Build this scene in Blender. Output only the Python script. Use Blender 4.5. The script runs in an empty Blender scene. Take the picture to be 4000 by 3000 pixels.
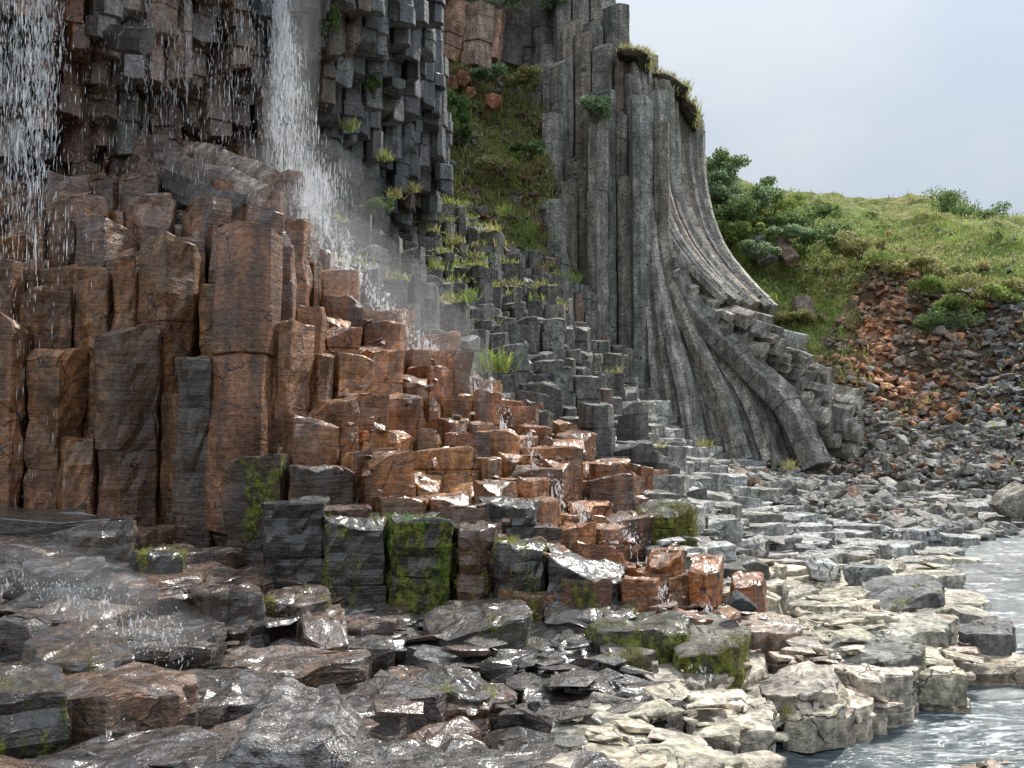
import bpy, bmesh, math, random
import numpy as np
from mathutils import Vector, Matrix

R = math.radians
rng = random.Random(7)
nrng = np.random.default_rng(11)
scene = bpy.context.scene
COL = scene.collection

# ------------------------------------------------------------------ camera
CAMZ, HFOV, HORIZ = 2.6, R(55.0), 430.0
F = 512.0 / math.tan(HFOV / 2)
PITCH = math.atan((HORIZ - 384.0) / F)
cp, sp = math.cos(PITCH), math.sin(PITCH)
cam = bpy.data.objects.new("camera", bpy.data.cameras.new("camera"))
cam.location = (0, 0, CAMZ)
cam.rotation_euler = (R(90) + PITCH, 0, 0)
cam.data.sensor_width = 36
cam.data.angle = HFOV
cam.data.clip_end = 3000
COL.objects.link(cam)
scene.camera = cam

def at(px, py, Y):
    """The point of the place seen at photo coordinates (1024 wide) at depth Y."""
    u, v = (px - 512.0) / F, (384.0 - py) / F
    t = Y / (cp - v * sp)
    return Vector((u * t, Y, CAMZ + t * (sp + v * cp)))

def proj(p):
    d = p[1] * cp + (p[2] - CAMZ) * sp
    v = -p[1] * sp + (p[2] - CAMZ) * cp
    return 512 + F * p[0] / d, 384 - F * v / d, d

# ------------------------------------------------------------------ noise
def _hash(ix, iy, iz, s):
    h = (ix * 374761393 + iy * 668265263 + iz * 2147483647 + s * 974634777) & 0xFFFFFFFF
    h = ((h ^ (h >> 13)) * 1274126177) & 0xFFFFFFFF
    h = (h ^ (h >> 16)) & 0xFFFFFFFF
    return h.astype(np.float64) / 4294967295.0 * 2 - 1

def vnoise(p, s=0):
    i = np.floor(p).astype(np.int64)
    f = p - i
    f = f * f * (3 - 2 * f)
    x, y, z = i[:, 0], i[:, 1], i[:, 2]
    fx, fy, fz = f[:, 0], f[:, 1], f[:, 2]
    def L(a, b, t): return a + (b - a) * t
    c = [[[_hash(x + a, y + b, z + d, s) for d in (0, 1)] for b in (0, 1)] for a in (0, 1)]
    return L(L(L(c[0][0][0], c[1][0][0], fx), L(c[0][1][0], c[1][1][0], fx), fy),
             L(L(c[0][0][1], c[1][0][1], fx), L(c[0][1][1], c[1][1][1], fx), fy), fz)

def fbm(p, o=3, s=0):
    a, t, r = 1.0, 0.0, 0.0
    for k in range(o):
        r = r + a * vnoise(p * (2.03 ** k) + 17.3 * k, s + k)
        t += a; a *= 0.5
    return r / t

def _h1(ix, iy, iz, s):
    h = (ix * 374761393 + iy * 668265263 + iz * 2147483647 + s * 974634777) & 0xFFFFFFFF
    h = ((h ^ (h >> 13)) * 1274126177) & 0xFFFFFFFF
    return (h ^ (h >> 16)) / 4294967295.0 * 2 - 1

def noise1(x, y, z, s):
    ix, iy, iz = math.floor(x), math.floor(y), math.floor(z)
    fx, fy, fz = x - ix, y - iy, z - iz
    fx, fy, fz = fx * fx * (3 - 2 * fx), fy * fy * (3 - 2 * fy), fz * fz * (3 - 2 * fz)
    def e(b, d):
        p = _h1(ix, iy + b, iz + d, s); return p + (_h1(ix + 1, iy + b, iz + d, s) - p) * fx
    p = e(0, 0); p += (e(1, 0) - p) * fy
    q = e(0, 1); q += (e(1, 1) - q) * fy
    return p + (q - p) * fz

def fbm1(p, o=3, s=0):
    """fbm() at a single point."""
    am, t, r = 1.0, 0.0, 0.0
    for k in range(o):
        f = 2.03 ** k; c = 17.3 * k
        r += am * noise1(p[0] * f + c, p[1] * f + c, p[2] * f + c, s + k); t += am; am *= .5
    return r / t

def sstep(a, b, x):
    t = np.clip((x - a) / (b - a), 0, 1)
    return t * t * (3 - 2 * t)

# ------------------------------------------------------------------ objects
class MB:
    """Collects vertices, faces and per-vertex colour (rgb + wetness) and moss."""
    def __init__(s): s.v, s.f, s.c, s.m, s.n = [], [], [], [], 0
    def add(s, v, f, col=(.1, .1, .1, 0), moss=0.0):
        v = np.asarray(v, float).reshape(-1, 3)
        k = len(v)
        s.v.append(v)
        n = s.n
        s.f.extend([tuple(i + n for i in q) for q in f])
        c = np.asarray(col, float)
        s.c.append(np.broadcast_to(c, (k, 4)).copy() if c.ndim == 1 else c)
        m = np.asarray(moss, float)
        s.m.append(np.broadcast_to(m, (k,)).copy())
        s.n += k
    def mesh(s, name, mat, origin=(0, 0, 0), smooth=False):
        v = np.concatenate(s.v) - np.asarray(origin, float)
        me = bpy.data.meshes.new(name)
        me.from_pydata(v.tolist(), [], s.f)
        a = me.attributes.new("tint", 'FLOAT_COLOR', 'POINT')
        a.data.foreach_set("color", np.concatenate(s.c).ravel())
        b = me.attributes.new("moss", 'FLOAT', 'POINT')
        b.data.foreach_set("value", np.concatenate(s.m).ravel())
        if smooth: me.polygons.foreach_set("use_smooth", [True] * len(me.polygons))
        me.materials.append(mat)
        me.update()
        return me

def link(name, me, loc=(0, 0, 0), parent=None):
    o = bpy.data.objects.new(name, me)
    COL.objects.link(o)
    if parent is not None: o.parent = parent
    o.location = loc
    return o

def tag(o, label=None, cat=None, group=None, kind=None):
    for k, v in (("label", label), ("category", cat), ("group", group), ("kind", kind)):
        if v: o[k] = v
    return o

# ------------------------------------------------------------------ materials
def newmat(name):
    m = bpy.data.materials.new(name); m.use_nodes = True
    t = m.node_tree; t.nodes.clear()
    out = t.nodes.new('ShaderNodeOutputMaterial')
    return m, t, out

def N(t, typ, ins=None, **kw):
    n = t.nodes.new(typ)
    for k, v in kw.items(): setattr(n, k, v)
    for k, v in (ins or {}).items():
        if hasattr(v, 'is_linked') or isinstance(v, bpy.types.NodeSocket): t.links.new(v, n.inputs[k])
        else: n.inputs[k].default_value = v
    return n

def math_(t, op, a, b=None, clamp=False):
    n = t.nodes.new('ShaderNodeMath'); n.operation = op; n.use_clamp = clamp
    for i, v in enumerate((a, b)):
        if v is None: continue
        if isinstance(v, bpy.types.NodeSocket): t.links.new(v, n.inputs[i])
        else: n.inputs[i].default_value = v
    return n.outputs[0]

def mixc(t, fac, a, b, mode='MIX'):
    n = t.nodes.new('ShaderNodeMix'); n.data_type = 'RGBA'; n.blend_type = mode
    for i, v in ((0, fac), (6, a), (7, b)):
        if isinstance(v, bpy.types.NodeSocket): t.links.new(v, n.inputs[i])
        else: n.inputs[i].default_value = v
    return n.outputs[2]

def maprange(t, v, a, b, c=0.0, d=1.0):
    n = t.nodes.new('ShaderNodeMapRange'); n.interpolation_type = 'SMOOTHSTEP'
    t.links.new(v, n.inputs[0])
    for i, x in ((1, a), (2, b), (3, c), (4, d)): n.inputs[i].default_value = x
    return n.outputs[0]

def noise_(t, vec, scale, detail=4, rough=.55):
    n = N(t, 'ShaderNodeTexNoise', {'Vector': vec, 'Scale': scale, 'Detail': detail, 'Roughness': rough})
    return n.outputs[0]

def scaled(t, vec, s):
    n = N(t, 'ShaderNodeMapping', {'Vector': vec, 'Scale': s})
    return n.outputs[0]

def rock_material(name="basalt_rock", bump=1.0):
    m, t, out = newmat(name)
    pos = N(t, 'ShaderNodeNewGeometry').outputs['Position']
    at_ = N(t, 'ShaderNodeAttribute', attribute_name='tint')
    moss = N(t, 'ShaderNodeAttribute', attribute_name='moss').outputs['Fac']
    wet = at_.outputs['Alpha']
    n1 = noise_(t, pos, 1.7, 3, .6)
    n2 = noise_(t, pos, 14, 4, .65)
    n3 = noise_(t, scaled(t, pos, (5, 5, .7)), 1.0, 3, .6)
    stri = noise_(t, scaled(t, pos, (1.6, 1.6, 17)), 1.0, 3, .6)
    # tone variation
    tone = math_(t, 'MULTIPLY', maprange(t, n1, .3, .7, .6, 1.4), maprange(t, n2, .3, .7, .5, 1.5))
    tone = math_(t, 'MULTIPLY', tone, maprange(t, n3, .3, .7, .6, 1.35))
    col = mixc(t, 1.0, at_.outputs['Color'], N(t, 'ShaderNodeCombineXYZ', {0: tone, 1: tone, 2: tone}).outputs[0], 'MULTIPLY')
    # dark lichen specks and pale lichen specks
    n4 = noise_(t, pos, 6.5, 5, .75)
    col = mixc(t, maprange(t, n4, .61, .69, 0, .6), col, (.014, .013, .012, 1))
    # dark seepage stains on wet rock
    n6 = noise_(t, scaled(t, pos, (1.5, 1.5, .5)), 1.0, 4, .65)
    st = math_(t, 'MULTIPLY', maprange(t, n6, .50, .62), maprange(t, wet, .3, .6, 0, .5))
    col = mixc(t, st, col, (.022, .017, .012, 1))
    # hairline cracks filled with dirt
    wv = N(t, 'ShaderNodeVectorMath', {0: scaled(t, pos, (1.5, 1.5, 2.1)), 1: N(t, 'ShaderNodeTexNoise', {'Vector': pos, 'Scale': 3.0, 'Detail': 3}).outputs['Color']}, operation='ADD')
    ve = N(t, 'ShaderNodeTexVoronoi', {'Vector': wv.outputs[0], 'Scale': 1.0}, feature='DISTANCE_TO_EDGE').outputs['Distance']
    crack = math_(t, 'MULTIPLY', maprange(t, ve, .008, .020, 1, 0), maprange(t, n1, .47, .60))
    col = mixc(t, math_(t, 'MULTIPLY', crack, .9), col, (.008, .007, .006, 1))
    n5 = noise_(t, pos, 27, 3, .6)
    dry = math_(t, 'SUBTRACT', 1.0, wet, True)
    pale = math_(t, 'MULTIPLY', maprange(t, n5, .68, .74), math_(t, 'MULTIPLY', dry, .45))
    col = mixc(t, pale, col, (.36, .36, .33, 1))
    # moss
    nm = noise_(t, scaled(t, pos, (5, 5, 2.1)), 1.0, 5, .75)
    mm = math_(t, 'ADD', nm, math_(t, 'SUBTRACT', moss, .51))
    mm = math_(t, 'MULTIPLY', maprange(t, mm, .46, .60), maprange(t, moss, .02, .15))
    mcol = mixc(t, maprange(t, n2, .38, .62), (.035, .045, .008, 1), (.24, .25, .03, 1))
    col = mixc(t, mm, col, mcol)
    b = N(t, 'ShaderNodeBsdfPrincipled', {'Base Color': col})
    rwet = maprange(t, n2, .3, .7, .2, .5)
    ro = N(t, 'ShaderNodeMix', {0: wet, 2: .82, 3: rwet}).outputs[0]
    ro = N(t, 'ShaderNodeMix', {0: mm, 2: ro, 3: .9}).outputs[0]
    t.links.new(ro, b.inputs['Roughness'])
    b.inputs['Specular IOR Level'].default_value = .5
    # bump
    h = math_(t, 'ADD', math_(t, 'MULTIPLY', n4, .9), math_(t, 'MULTIPLY', n2, .35))
    h = math_(t, 'ADD', h, math_(t, 'MULTIPLY', stri, .42))
    h = math_(t, 'SUBTRACT', h, math_(t, 'MULTIPLY', crack, .8))
    nf = noise_(t, pos, 60, 2, .6)
    h = math_(t, 'ADD', h, math_(t, 'MULTIPLY', math_(t, 'MULTIPLY', nf, mm), 1.2))
    h = math_(t, 'ADD', h, math_(t, 'MULTIPLY', nf, .12))
    bp = N(t, 'ShaderNodeBump', {'Strength': .75 * bump, 'Distance': .07, 'Height': h})
    t.links.new(bp.outputs[0], b.inputs['Normal'])
    film = math_(t, 'ADD', math_(t, 'ADD', math_(t, 'MULTIPLY', n2, .5), math_(t, 'MULTIPLY', stri, .45)), math_(t, 'MULTIPLY', noise_(t, scaled(t, pos, (7, 11, 4)), 1.0, 3, .5), 1.0))
    bc = N(t, 'ShaderNodeBump', {'Strength': .5 * bump, 'Distance': .05, 'Height': film})
    t.links.new(bc.outputs[0], b.inputs['Coat Normal'])
    cw = math_(t, 'MULTIPLY', wet, math_(t, 'SUBTRACT', 1.0, mm, True))
    t.links.new(cw, b.inputs['Coat Weight'])
    b.inputs['Coat Roughness'].default_value = .2
    b.inputs['Coat IOR'].default_value = 1.6
    t.links.new(b.outputs[0], out.inputs[0])
    return m

def leaf_material(name, rough=.6, trans=.25):
    m, t, out = newmat(name)
    at_ = N(t, 'ShaderNodeAttribute', attribute_name='tint')
    b = N(t, 'ShaderNodeBsdfPrincipled', {'Base Color': at_.outputs['Color'], 'Roughness': rough})
    tr = N(t, 'ShaderNodeBsdfTranslucent', {'Color': at_.outputs['Color']})
    mx = N(t, 'ShaderNodeMixShader', {0: trans, 1: b.outputs[0], 2: tr.outputs[0]})
    t.links.new(mx.outputs[0], out.inputs[0])
    return m

def soil_material():
    m, t, out = newmat("turf_and_soil")
    pos = N(t, 'ShaderNodeNewGeometry').outputs['Position']
    at_ = N(t, 'ShaderNodeAttribute', attribute_name='tint')
    n1 = noise_(t, pos, 1.3, 6, .7)
    n2 = noise_(t, pos, 9, 5, .7)
    tone = math_(t, 'MULTIPLY', maprange(t, n1, .3, .7, .5, 1.4), maprange(t, n2, .3, .7, .5, 1.45))
    col = mixc(t, 1.0, at_.outputs['Color'], N(t, 'ShaderNodeCombineXYZ', {0: tone, 1: tone, 2: tone}).outputs[0], 'MULTIPLY')
    b = N(t, 'ShaderNodeBsdfPrincipled', {'Base Color': col, 'Roughness': .95})
    b.inputs['Specular IOR Level'].default_value = .2
    h = math_(t, 'ADD', n1, n2)
    bp = N(t, 'ShaderNodeBump', {'Strength': .8, 'Distance': .15, 'Height': h})
    t.links.new(bp.outputs[0], b.inputs['Normal'])
    t.links.new(b.outputs[0], out.inputs[0])
    return m

def river_material():
    m, t, out = newmat("river_water")
    pos = N(t, 'ShaderNodeNewGeometry').outputs['Position']
    n1 = noise_(t, scaled(t, pos, (.5, 1.7, 1)), 1.7, 5, .68)
    n2 = noise_(t, scaled(t, pos, (1.0, 2.6, 1)), 5, 4, .6)
    foam_glare = math_(t, 'MULTIPLY', maprange(t, n1, .46, .70), maprange(t, n2, .42, .66))  # pale streaks: some foam, plus bright sky reflection painted into the water colour
    col = mixc(t, foam_glare, (.065, .085, .092, 1), (.74, .78, .81, 1))
    b = N(t, 'ShaderNodeBsdfPrincipled', {'Base Color': col, 'IOR': 1.33})
    t.links.new(N(t, 'ShaderNodeMix', {0: foam_glare, 2: .07, 3: .6}).outputs[0], b.inputs['Roughness'])
    bp = N(t, 'ShaderNodeBump', {'Strength': .9, 'Distance': .12, 'Height': math_(t, 'ADD', n1, math_(t, 'MULTIPLY', n2, .4))})
    t.links.new(bp.outputs[0], b.inputs['Normal'])
    t.links.new(b.outputs[0], out.inputs[0])
    return m

def water_material():
    m, t, out = newmat("falling_water")
    b = N(t, 'ShaderNodeBsdfPrincipled', {'Base Color': (.93, .93, .92, 1), 'Roughness': .22, 'IOR': 1.33, 'Transmission Weight': .25})
    tr = N(t, 'ShaderNodeBsdfTranslucent', {'Color': (.85, .9, .95, 1)})
    mx = N(t, 'ShaderNodeMixShader', {0: .4, 1: b.outputs[0], 2: tr.outputs[0]})
    mx = N(t, 'ShaderNodeMixShader', {0: .5, 1: mx.outputs[0], 2: t.nodes.new('ShaderNodeBsdfTransparent').outputs[0]})
    t.links.new(mx.outputs[0], out.inputs[0])
    return m

def mist_material(name, dens):
    m, t, out = newmat(name)
    v = N(t, 'ShaderNodeVolumePrincipled', {'Color': (.93, .95, .97, 1), 'Density': dens, 'Anisotropy': .2})
    t.links.new(v.outputs[0], out.inputs['Volume'])
    return m

ROCK = rock_material()
SOIL = soil_material()
LEAF = leaf_material("foliage", .6, .42)
STEM = leaf_material("bark", .9, 0)
RIVER = river_material()
FALLS = water_material()

# ------------------------------------------------------------------ light
SUN_EL, SUN_AZ = R(48), R(38)          # azimuth from +Y towards +X
w = bpy.data.worlds.new("World"); scene.world = w; w.use_nodes = True
wt = w.node_tree; wt.nodes.clear()
wo = wt.nodes.new('ShaderNodeOutputWorld')
sky = wt.nodes.new('ShaderNodeTexSky'); sky.sky_type = 'NISHITA'; sky.sun_disc = False
sky.sun_elevation = SUN_EL; sky.sun_rotation = SUN_AZ
bg1 = N(wt, 'ShaderNodeBackground', {'Color': sky.outputs[0], 'Strength': .07})
tc = wt.nodes.new('ShaderNodeTexCoord')
cn = noise_(wt, scaled(wt, tc.outputs['Generated'], (1.6, 1.6, 3.2)), 1.5, 6, .5)
cc = mixc(wt, maprange(wt, cn, .38, .64), (.66, .755, .89, 1), (.81, .865, .925, 1))
zen = N(wt, 'ShaderNodeSeparateXYZ', {0: tc.outputs['Generated']}).outputs[2]
zst = math_(wt, 'ADD', .62, math_(wt, 'MULTIPLY', math_(wt, 'POWER', math_(wt, 'MAXIMUM', zen, 0.0), 2.0), 1.5))
bg2 = N(wt, 'ShaderNodeBackground', {'Color': cc, 'Strength': zst})
mxs = N(wt, 'ShaderNodeMixShader', {0: .88, 1: bg1.outputs[0], 2: bg2.outputs[0]})
wt.links.new(mxs.outputs[0], wo.inputs[0])
sun = bpy.data.lights.new("sun", 'SUN'); sun.energy = 4.2; sun.angle = R(3); sun.color = (1, .95, .87)
so = bpy.data.objects.new("sun", sun); COL.objects.link(so)
sd = Vector((math.sin(SUN_AZ) * math.cos(SUN_EL), math.cos(SUN_AZ) * math.cos(SUN_EL), math.sin(SUN_EL)))
so.rotation_euler = sd.to_track_quat('Z', 'Y').to_euler(); so.location = sd * 60
vs = scene.view_settings
vs.view_transform = 'Standard'; vs.look = 'None'; vs.exposure = 0.32; vs.gamma = 1.0
cy = scene.cycles
cy.max_bounces = 5; cy.diffuse_bounces = 2; cy.glossy_bounces = 2; cy.transmission_bounces = 3; cy.volume_bounces = 1; cy.transparent_max_bounces = 12
cy.sample_clamp_indirect = 4.0
try: vs.use_curve_mapping = False
except Exception: pass

# ------------------------------------------------------------------ the lie of the land
# per photo column: (depth, row) at 10 stations: near shelf x4 (last = foot of brown stairs), stairs x4, grey steps x2
STA = {
 -160: [(4.5, 830), (6.5, 690), (10, 565), (13.4, 505), (13.6, 330), (14.3, 262), (15.6, 228), (17.5, 205), (18.5, 200), (20, 195)],
 0:   [(4.4, 800), (6.2, 690), (9.5, 580), (12.8, 505), (13.0, 330), (13.8, 262), (15.2, 228), (17.2, 205), (18.5, 200), (20, 195)],
 100: [(4.6, 800), (6.4, 680), (9.5, 575), (12.4, 505), (12.6, 400), (13.3, 285), (14.8, 240), (17, 205), (18.4, 195), (20, 190)],
 200: [(4.9, 790), (6.8, 680), (9.5, 590), (12.0, 530), (12.2, 400), (13.1, 275), (14.6, 225), (17, 195), (18.4, 185), (20.4, 180)],
 270: [(5.2, 780), (7, 680), (9.5, 605), (11.6, 552), (11.8, 450), (12.8, 345), (14.3, 270), (17, 205), (19, 198), (22, 196)],
 320: [(5.3, 775), (7.2, 680), (9.3, 625), (11.2, 588), (11.4, 490), (12.6, 405), (14.3, 330), (17, 245), (20, 215), (25, 196)],
 400: [(5.5, 775), (7.4, 690), (9.2, 640), (10.9, 600), (11.1, 515), (12.4, 462), (14.2, 400), (17, 322), (21, 285), (29, 222)],
 480: [(5.5, 775), (7.4, 695), (9.0, 645), (10.5, 607), (10.7, 520), (12.1, 480), (14, 430), (17, 372), (22, 335), (32, 232)],
 560: [(5.6, 775), (7.4, 700), (8.8, 655), (9.9, 622), (10.1, 570), (11.7, 515), (13.6, 468), (16.5, 425), (23, 382), (35, 262)],
 640: [(5.8, 775), (7.4, 705), (8.5, 672), (9.4, 648), (9.6, 612), (11.2, 560), (13.2, 512), (16, 468), (24, 440), (36.5, 385)],
 700: [(6.0, 772), (7.3, 712), (8.3, 682), (9.2, 660), (9.4, 632), (11, 588), (13, 545), (16, 512), (25, 474), (37, 452)],
 770: [(6.3, 840), (7.3, 775), (8.1, 728), (9.3, 660), (9.6, 645), (11, 618), (13.5, 585), (17, 550), (26, 500), (38, 462)],
 850: [(6.6, 830), (7.6, 772), (8.2, 733), (9.0, 664), (10, 635), (11.5, 612), (14, 588), (18, 556), (27, 505), (38, 468)],
 930: [(7.6, 785), (8.4, 739), (8.9, 714), (9.7, 668), (10.4, 644), (12, 620), (14.5, 590), (18.5, 562), (27.5, 508), (38, 468)],
 1000:[(8.0, 770), (8.8, 727), (9.6, 692), (10.2, 664), (10.9, 655), (12.3, 655), (15, 617), (19, 580), (28, 510), (38, 470)],
 1100:[(8.0, 775), (9.0, 720), (9.6, 698), (10.2, 668), (10.9, 662), (12.3, 655), (15, 617), (19, 580), (28, 520), (38, 472)],
 1300:[(7.2, 806), (8.4, 755), (9.5, 712), (10.2, 690), (10.9, 680), (12.3, 655), (15, 617), (19, 580), (28, 525), (38, 474)],
}
SK = sorted(STA)
SA = np.array([STA[k] for k in SK], float)

def stations(px):
    i = int(np.clip(np.searchsorted(SK, px) - 1, 0, len(SK) - 2))
    t = min(1, max(0, (px - SK[i]) / (SK[i + 1] - SK[i])))
    return SA[i] * (1 - t) + SA[i + 1] * t

def land(x, Y):
    """(z, px, py, stations) of the land surface above plan point x, Y."""
    px = 512 + F * x / Y
    for _ in range(2):
        s = stations(px)
        y = float(np.interp(Y, s[:, 0], s[:, 1]))
        p = at(px, y, Y)
        px += (x - p.x) / Y * F
    return at(px, y, Y).z, px, y, s

# ------------------------------------------------------------------ Voronoi plan of jointed rock
def clip(poly, m, d):
    out = []
    n = len(poly)
    for i in range(n):
        a, b = poly[i], poly[(i + 1) % n]
        da = (a[0] - m[0]) * d[0] + (a[1] - m[1]) * d[1]
        db = (b[0] - m[0]) * d[0] + (b[1] - m[1]) * d[1]
        if da <= 0: out.append(a)
        if (da < 0 < db) or (db < 0 < da):
            t = da / (da - db)
            out.append((a[0] + (b[0] - a[0]) * t, a[1] + (b[1] - a[1]) * t))
    return out

def voronoi(x0, x1, y0, y1, sx, sy, jit, r, keep=None):
    rows = int((y1 - y0) / (sy * .87)) + 2
    cols = int((x1 - x0) / sx) + 2
    g = {}
    for j in range(-1, rows + 1):
        for i in range(-1, cols + 1):
            g[i, j] = (x0 + (i + .5 * (j % 2)) * sx + r.uniform(-jit, jit) * sx, y0 + j * sy * .87 + r.uniform(-jit, jit) * sy)
    cells = []
    for (i, j), p in g.items():
        if keep and not keep(*p): continue
        poly = [(p[0] - 2 * sx, p[1] - 2 * sy), (p[0] + 2 * sx, p[1] - 2 * sy), (p[0] + 2 * sx, p[1] + 2 * sy), (p[0] - 2 * sx, p[1] + 2 * sy)]
        for dj in (-2, -1, 0, 1, 2):
            for di in (-2, -1, 0, 1, 2):
                q = g.get((i + di, j + dj))
                if q is None or (di == 0 and dj == 0): continue
                poly = clip(poly, ((p[0] + q[0]) / 2, (p[1] + q[1]) / 2), (q[0] - p[0], q[1] - p[1]))
        if len(poly) >= 3: cells.append((p, poly))
    return cells

# ------------------------------------------------------------------ rock prisms
def loop_of(poly, r, gap=.012, cham=.12, ragged=.0, sub=(.05, .5, .95)):
    P = np.array(poly)
    c = P.mean(0)
    L = P - c
    size = np.linalg.norm(L, axis=1).mean()
    L = L * (1 - gap / max(size, .05))
    # drop tiny edges
    keep = [i for i in range(len(L)) if np.linalg.norm(L[i] - L[i - 1]) > .12 * size]
    if len(keep) >= 3: L = L[keep]
    n = len(L)
    out = []
    for i in range(n):
        a, b = L[i], L[(i + 1) % n]
        e = b - a
        nn = np.array((e[1], -e[0]))
        for t in sub:
            k = r.uniform(-1, 1) * ragged
            out.append(a + e * t + nn * k)
    return c, np.array(out)

def prism(mb, c, L, zb, zt, r, joint=(.5, 1.3), tilt=.08, rough=.012, toprough=.03, off=.02, col=(.1, .1, .1, 0),
          moss=0.0, seed=0, step=.35, hollow=.05, flip=False, lam=0.0, rings=(.985, .8, .52, .24), topcol=None, mossfn=None, chips=(0, 1, 1, 2), slope=(.2, .95), flake=0.0):
    """A broken column: loop L round plan point c from zb up to zt, cut by cross joints into blocks."""
    M = len(L)
    zb = min(zb, zt - .3); H = zt - zb
    size = np.linalg.norm(L, axis=1).mean()
    ta, tt = r.uniform(0, 2 * math.pi), tilt * r.uniform(.2, 1.0)
    tx, ty = math.cos(ta) * tt, math.sin(ta) * tt
    levels = []
    z, first = zb, True
    ox = oy = 0.0; s = 1.0
    while z < zt - .05:
        h = min(r.uniform(*joint), zt - z)
        if zt - (z + h) < .22: h = zt - z
        if not first:
            ox, oy, s = r.uniform(-off, off), r.uniform(-off, off), 1 + r.uniform(-off, off * .5) / size * .6
            levels.append((z - .006, s * (1 - hollow), ox, oy))
        levels.append((z + .014 if not first else z, s * .992, ox, oy))
        k = max(1, int(h / step))
        for q in range(1, k + 1):
            ss = s * (1 + (r.uniform(-lam, lam) if lam else 0))
            zz = z + h * q / k
            if q == k: zz -= .018
            levels.append((zz, ss, ox, oy))
        z += h; first = False
    V, rows = [], []
    for (zz, ss, dx, dy) in levels:
        P = L * ss + (dx, dy)
        V.append(np.column_stack([P, np.full(M, zz)]))
    nside = len(levels)
    last = levels[-1]
    for k in rings:
        P = L * (last[1] * k) + (last[2], last[3])
        V.append(np.column_stack([P, np.full(M, zt)]))
    V.append(np.array([[last[2], last[3], zt]]))
    V = np.concatenate(V)
    W = V + (c[0], c[1], 0)
    isTop = np.zeros(len(V), bool); isTop[nside * M:] = True
    # broken top: tilt and terraces
    bites = []
    for _ in range(r.choice(chips)):
        q = r.uniform(0, 2 * math.pi)
        bites.append((math.cos(q), math.sin(q), r.uniform(.15, .7) * size, r.uniform(*slope)))
    def bite(q):
        z = np.zeros(len(q))
        for bx, by, bo, bs in bites:
            z = np.minimum(z, -bs * np.maximum(0, q[:, 0] * bx + q[:, 1] * by - bo))
        return np.maximum(z, -.6 * H)
    topz = lambda q, w: bite(q) + (tx * q[:, 0] + ty * q[:, 1]) + toprough * np.round(fbm(w * (2.6, 2.6, 0) + seed, 3, 5) * 3.2) / 2.2 + toprough * .35 * fbm(w * (9, 9, 0), 2, 9)
    dz = topz(V, W)
    edge = slice(nside * M, (nside + 1) * M)
    V[isTop, 2] += dz[isTop]
    V[edge, 2] -= .004 + .012 * np.abs(fbm(W[edge] * 7, 2, 4))
    lim = np.tile(V[edge, 2], nside)
    V[:nside * M, 2] = np.minimum(V[:nside * M, 2], lim - .012 * (np.repeat(np.arange(nside)[::-1], M) + 1))
    # rough flanks
    d = fbm(W[:nside * M + M] * 3.1, 3, 2) * rough * 1.8 + vnoise(W[:nside * M + M] * 11, 3) * rough
    if flake:
        q = fbm(W[:nside * M + M] * (1.5, 1.5, 1.1) + seed, 3, 12)
        d = d - flake * ((q > .08) * .5 + (q > .26) * .6) - flake * .5 * (fbm(W[:nside * M + M] * 3.3 + seed, 2, 14) > .25)
    ln = np.linalg.norm(V[:nside * M + M, :2], axis=1, keepdims=True) + 1e-6
    V[:nside * M + M, :2] += V[:nside * M + M, :2] / ln * d[:, None]
    F_ = []
    nr = nside + len(rings)
    for k in range(nr - 1):
        a, b = k * M, (k + 1) * M
        for i in range(M):
            j = (i + 1) % M
            F_.append((a + i, a + j, b + j, b + i))
    ci = nr * M
    a = (nr - 1) * M
    for i in range(M): F_.append((a + i, a + (i + 1) % M, ci))
    if flip:
        V[:, 2] = zb + zt - V[:, 2]
        F_ = [q[::-1] for q in F_]
    Wd = V + (c[0], c[1], 0)
    cc = np.tile(np.array(col, float), (len(V), 1))
    if topcol is not None: cc[isTop] = topcol
    ms = np.full(len(V), moss, float)
    if mossfn is not None: ms = mossfn(Wd, isTop, ms)
    mb.add(Wd, F_, cc, ms)

def vary(col, r, k=.18):
    f = 1 + r.uniform(-k, k)
    return (col[0] * f * (1 + r.uniform(-.05, .05)), col[1] * f, col[2] * f * (1 + r.uniform(-.06, .06)), col[3])

def lerp4(a, b, t): return tuple(x + (y - x) * t for x, y in zip(a, b))

def seg_dist(p, path):
    best = 1e9
    for a, b in zip(path, path[1:]):
        ax, ay = a; bx, by = b
        t = max(0, min(1, ((p[0] - ax) * (bx - ax) + (p[1] - ay) * (by - ay)) / ((bx - ax) ** 2 + (by - ay) ** 2)))
        best = min(best, math.hypot(p[0] - ax - t * (bx - ax), p[1] - ay - t * (by - ay)))
    return best

RUST = (.26, .10, .030, .62)
RUSTD = (.18, .075, .022, .75)
OLIVE = (.165, .075, .028, .42)
BLACK = (.028, .021, .015, .6)
GREY = (.20, .186, .16, 0.05)
GREYD = (.085, .08, .07, .3)
WETROCK = (.052, .040, .031, 1.0)
PALE = (.44, .39, .30, .0)
PALEG = (.31, .30, .275, .05)

items = []          # (kind, mesh builder, base point, px, py, size, meta)
def keepit(kind, mb, base, ztop, width):
    px, py, d = proj((base[0], base[1], ztop))
    items.append([kind, mb, base, px, py, width / d * F, d])

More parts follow.
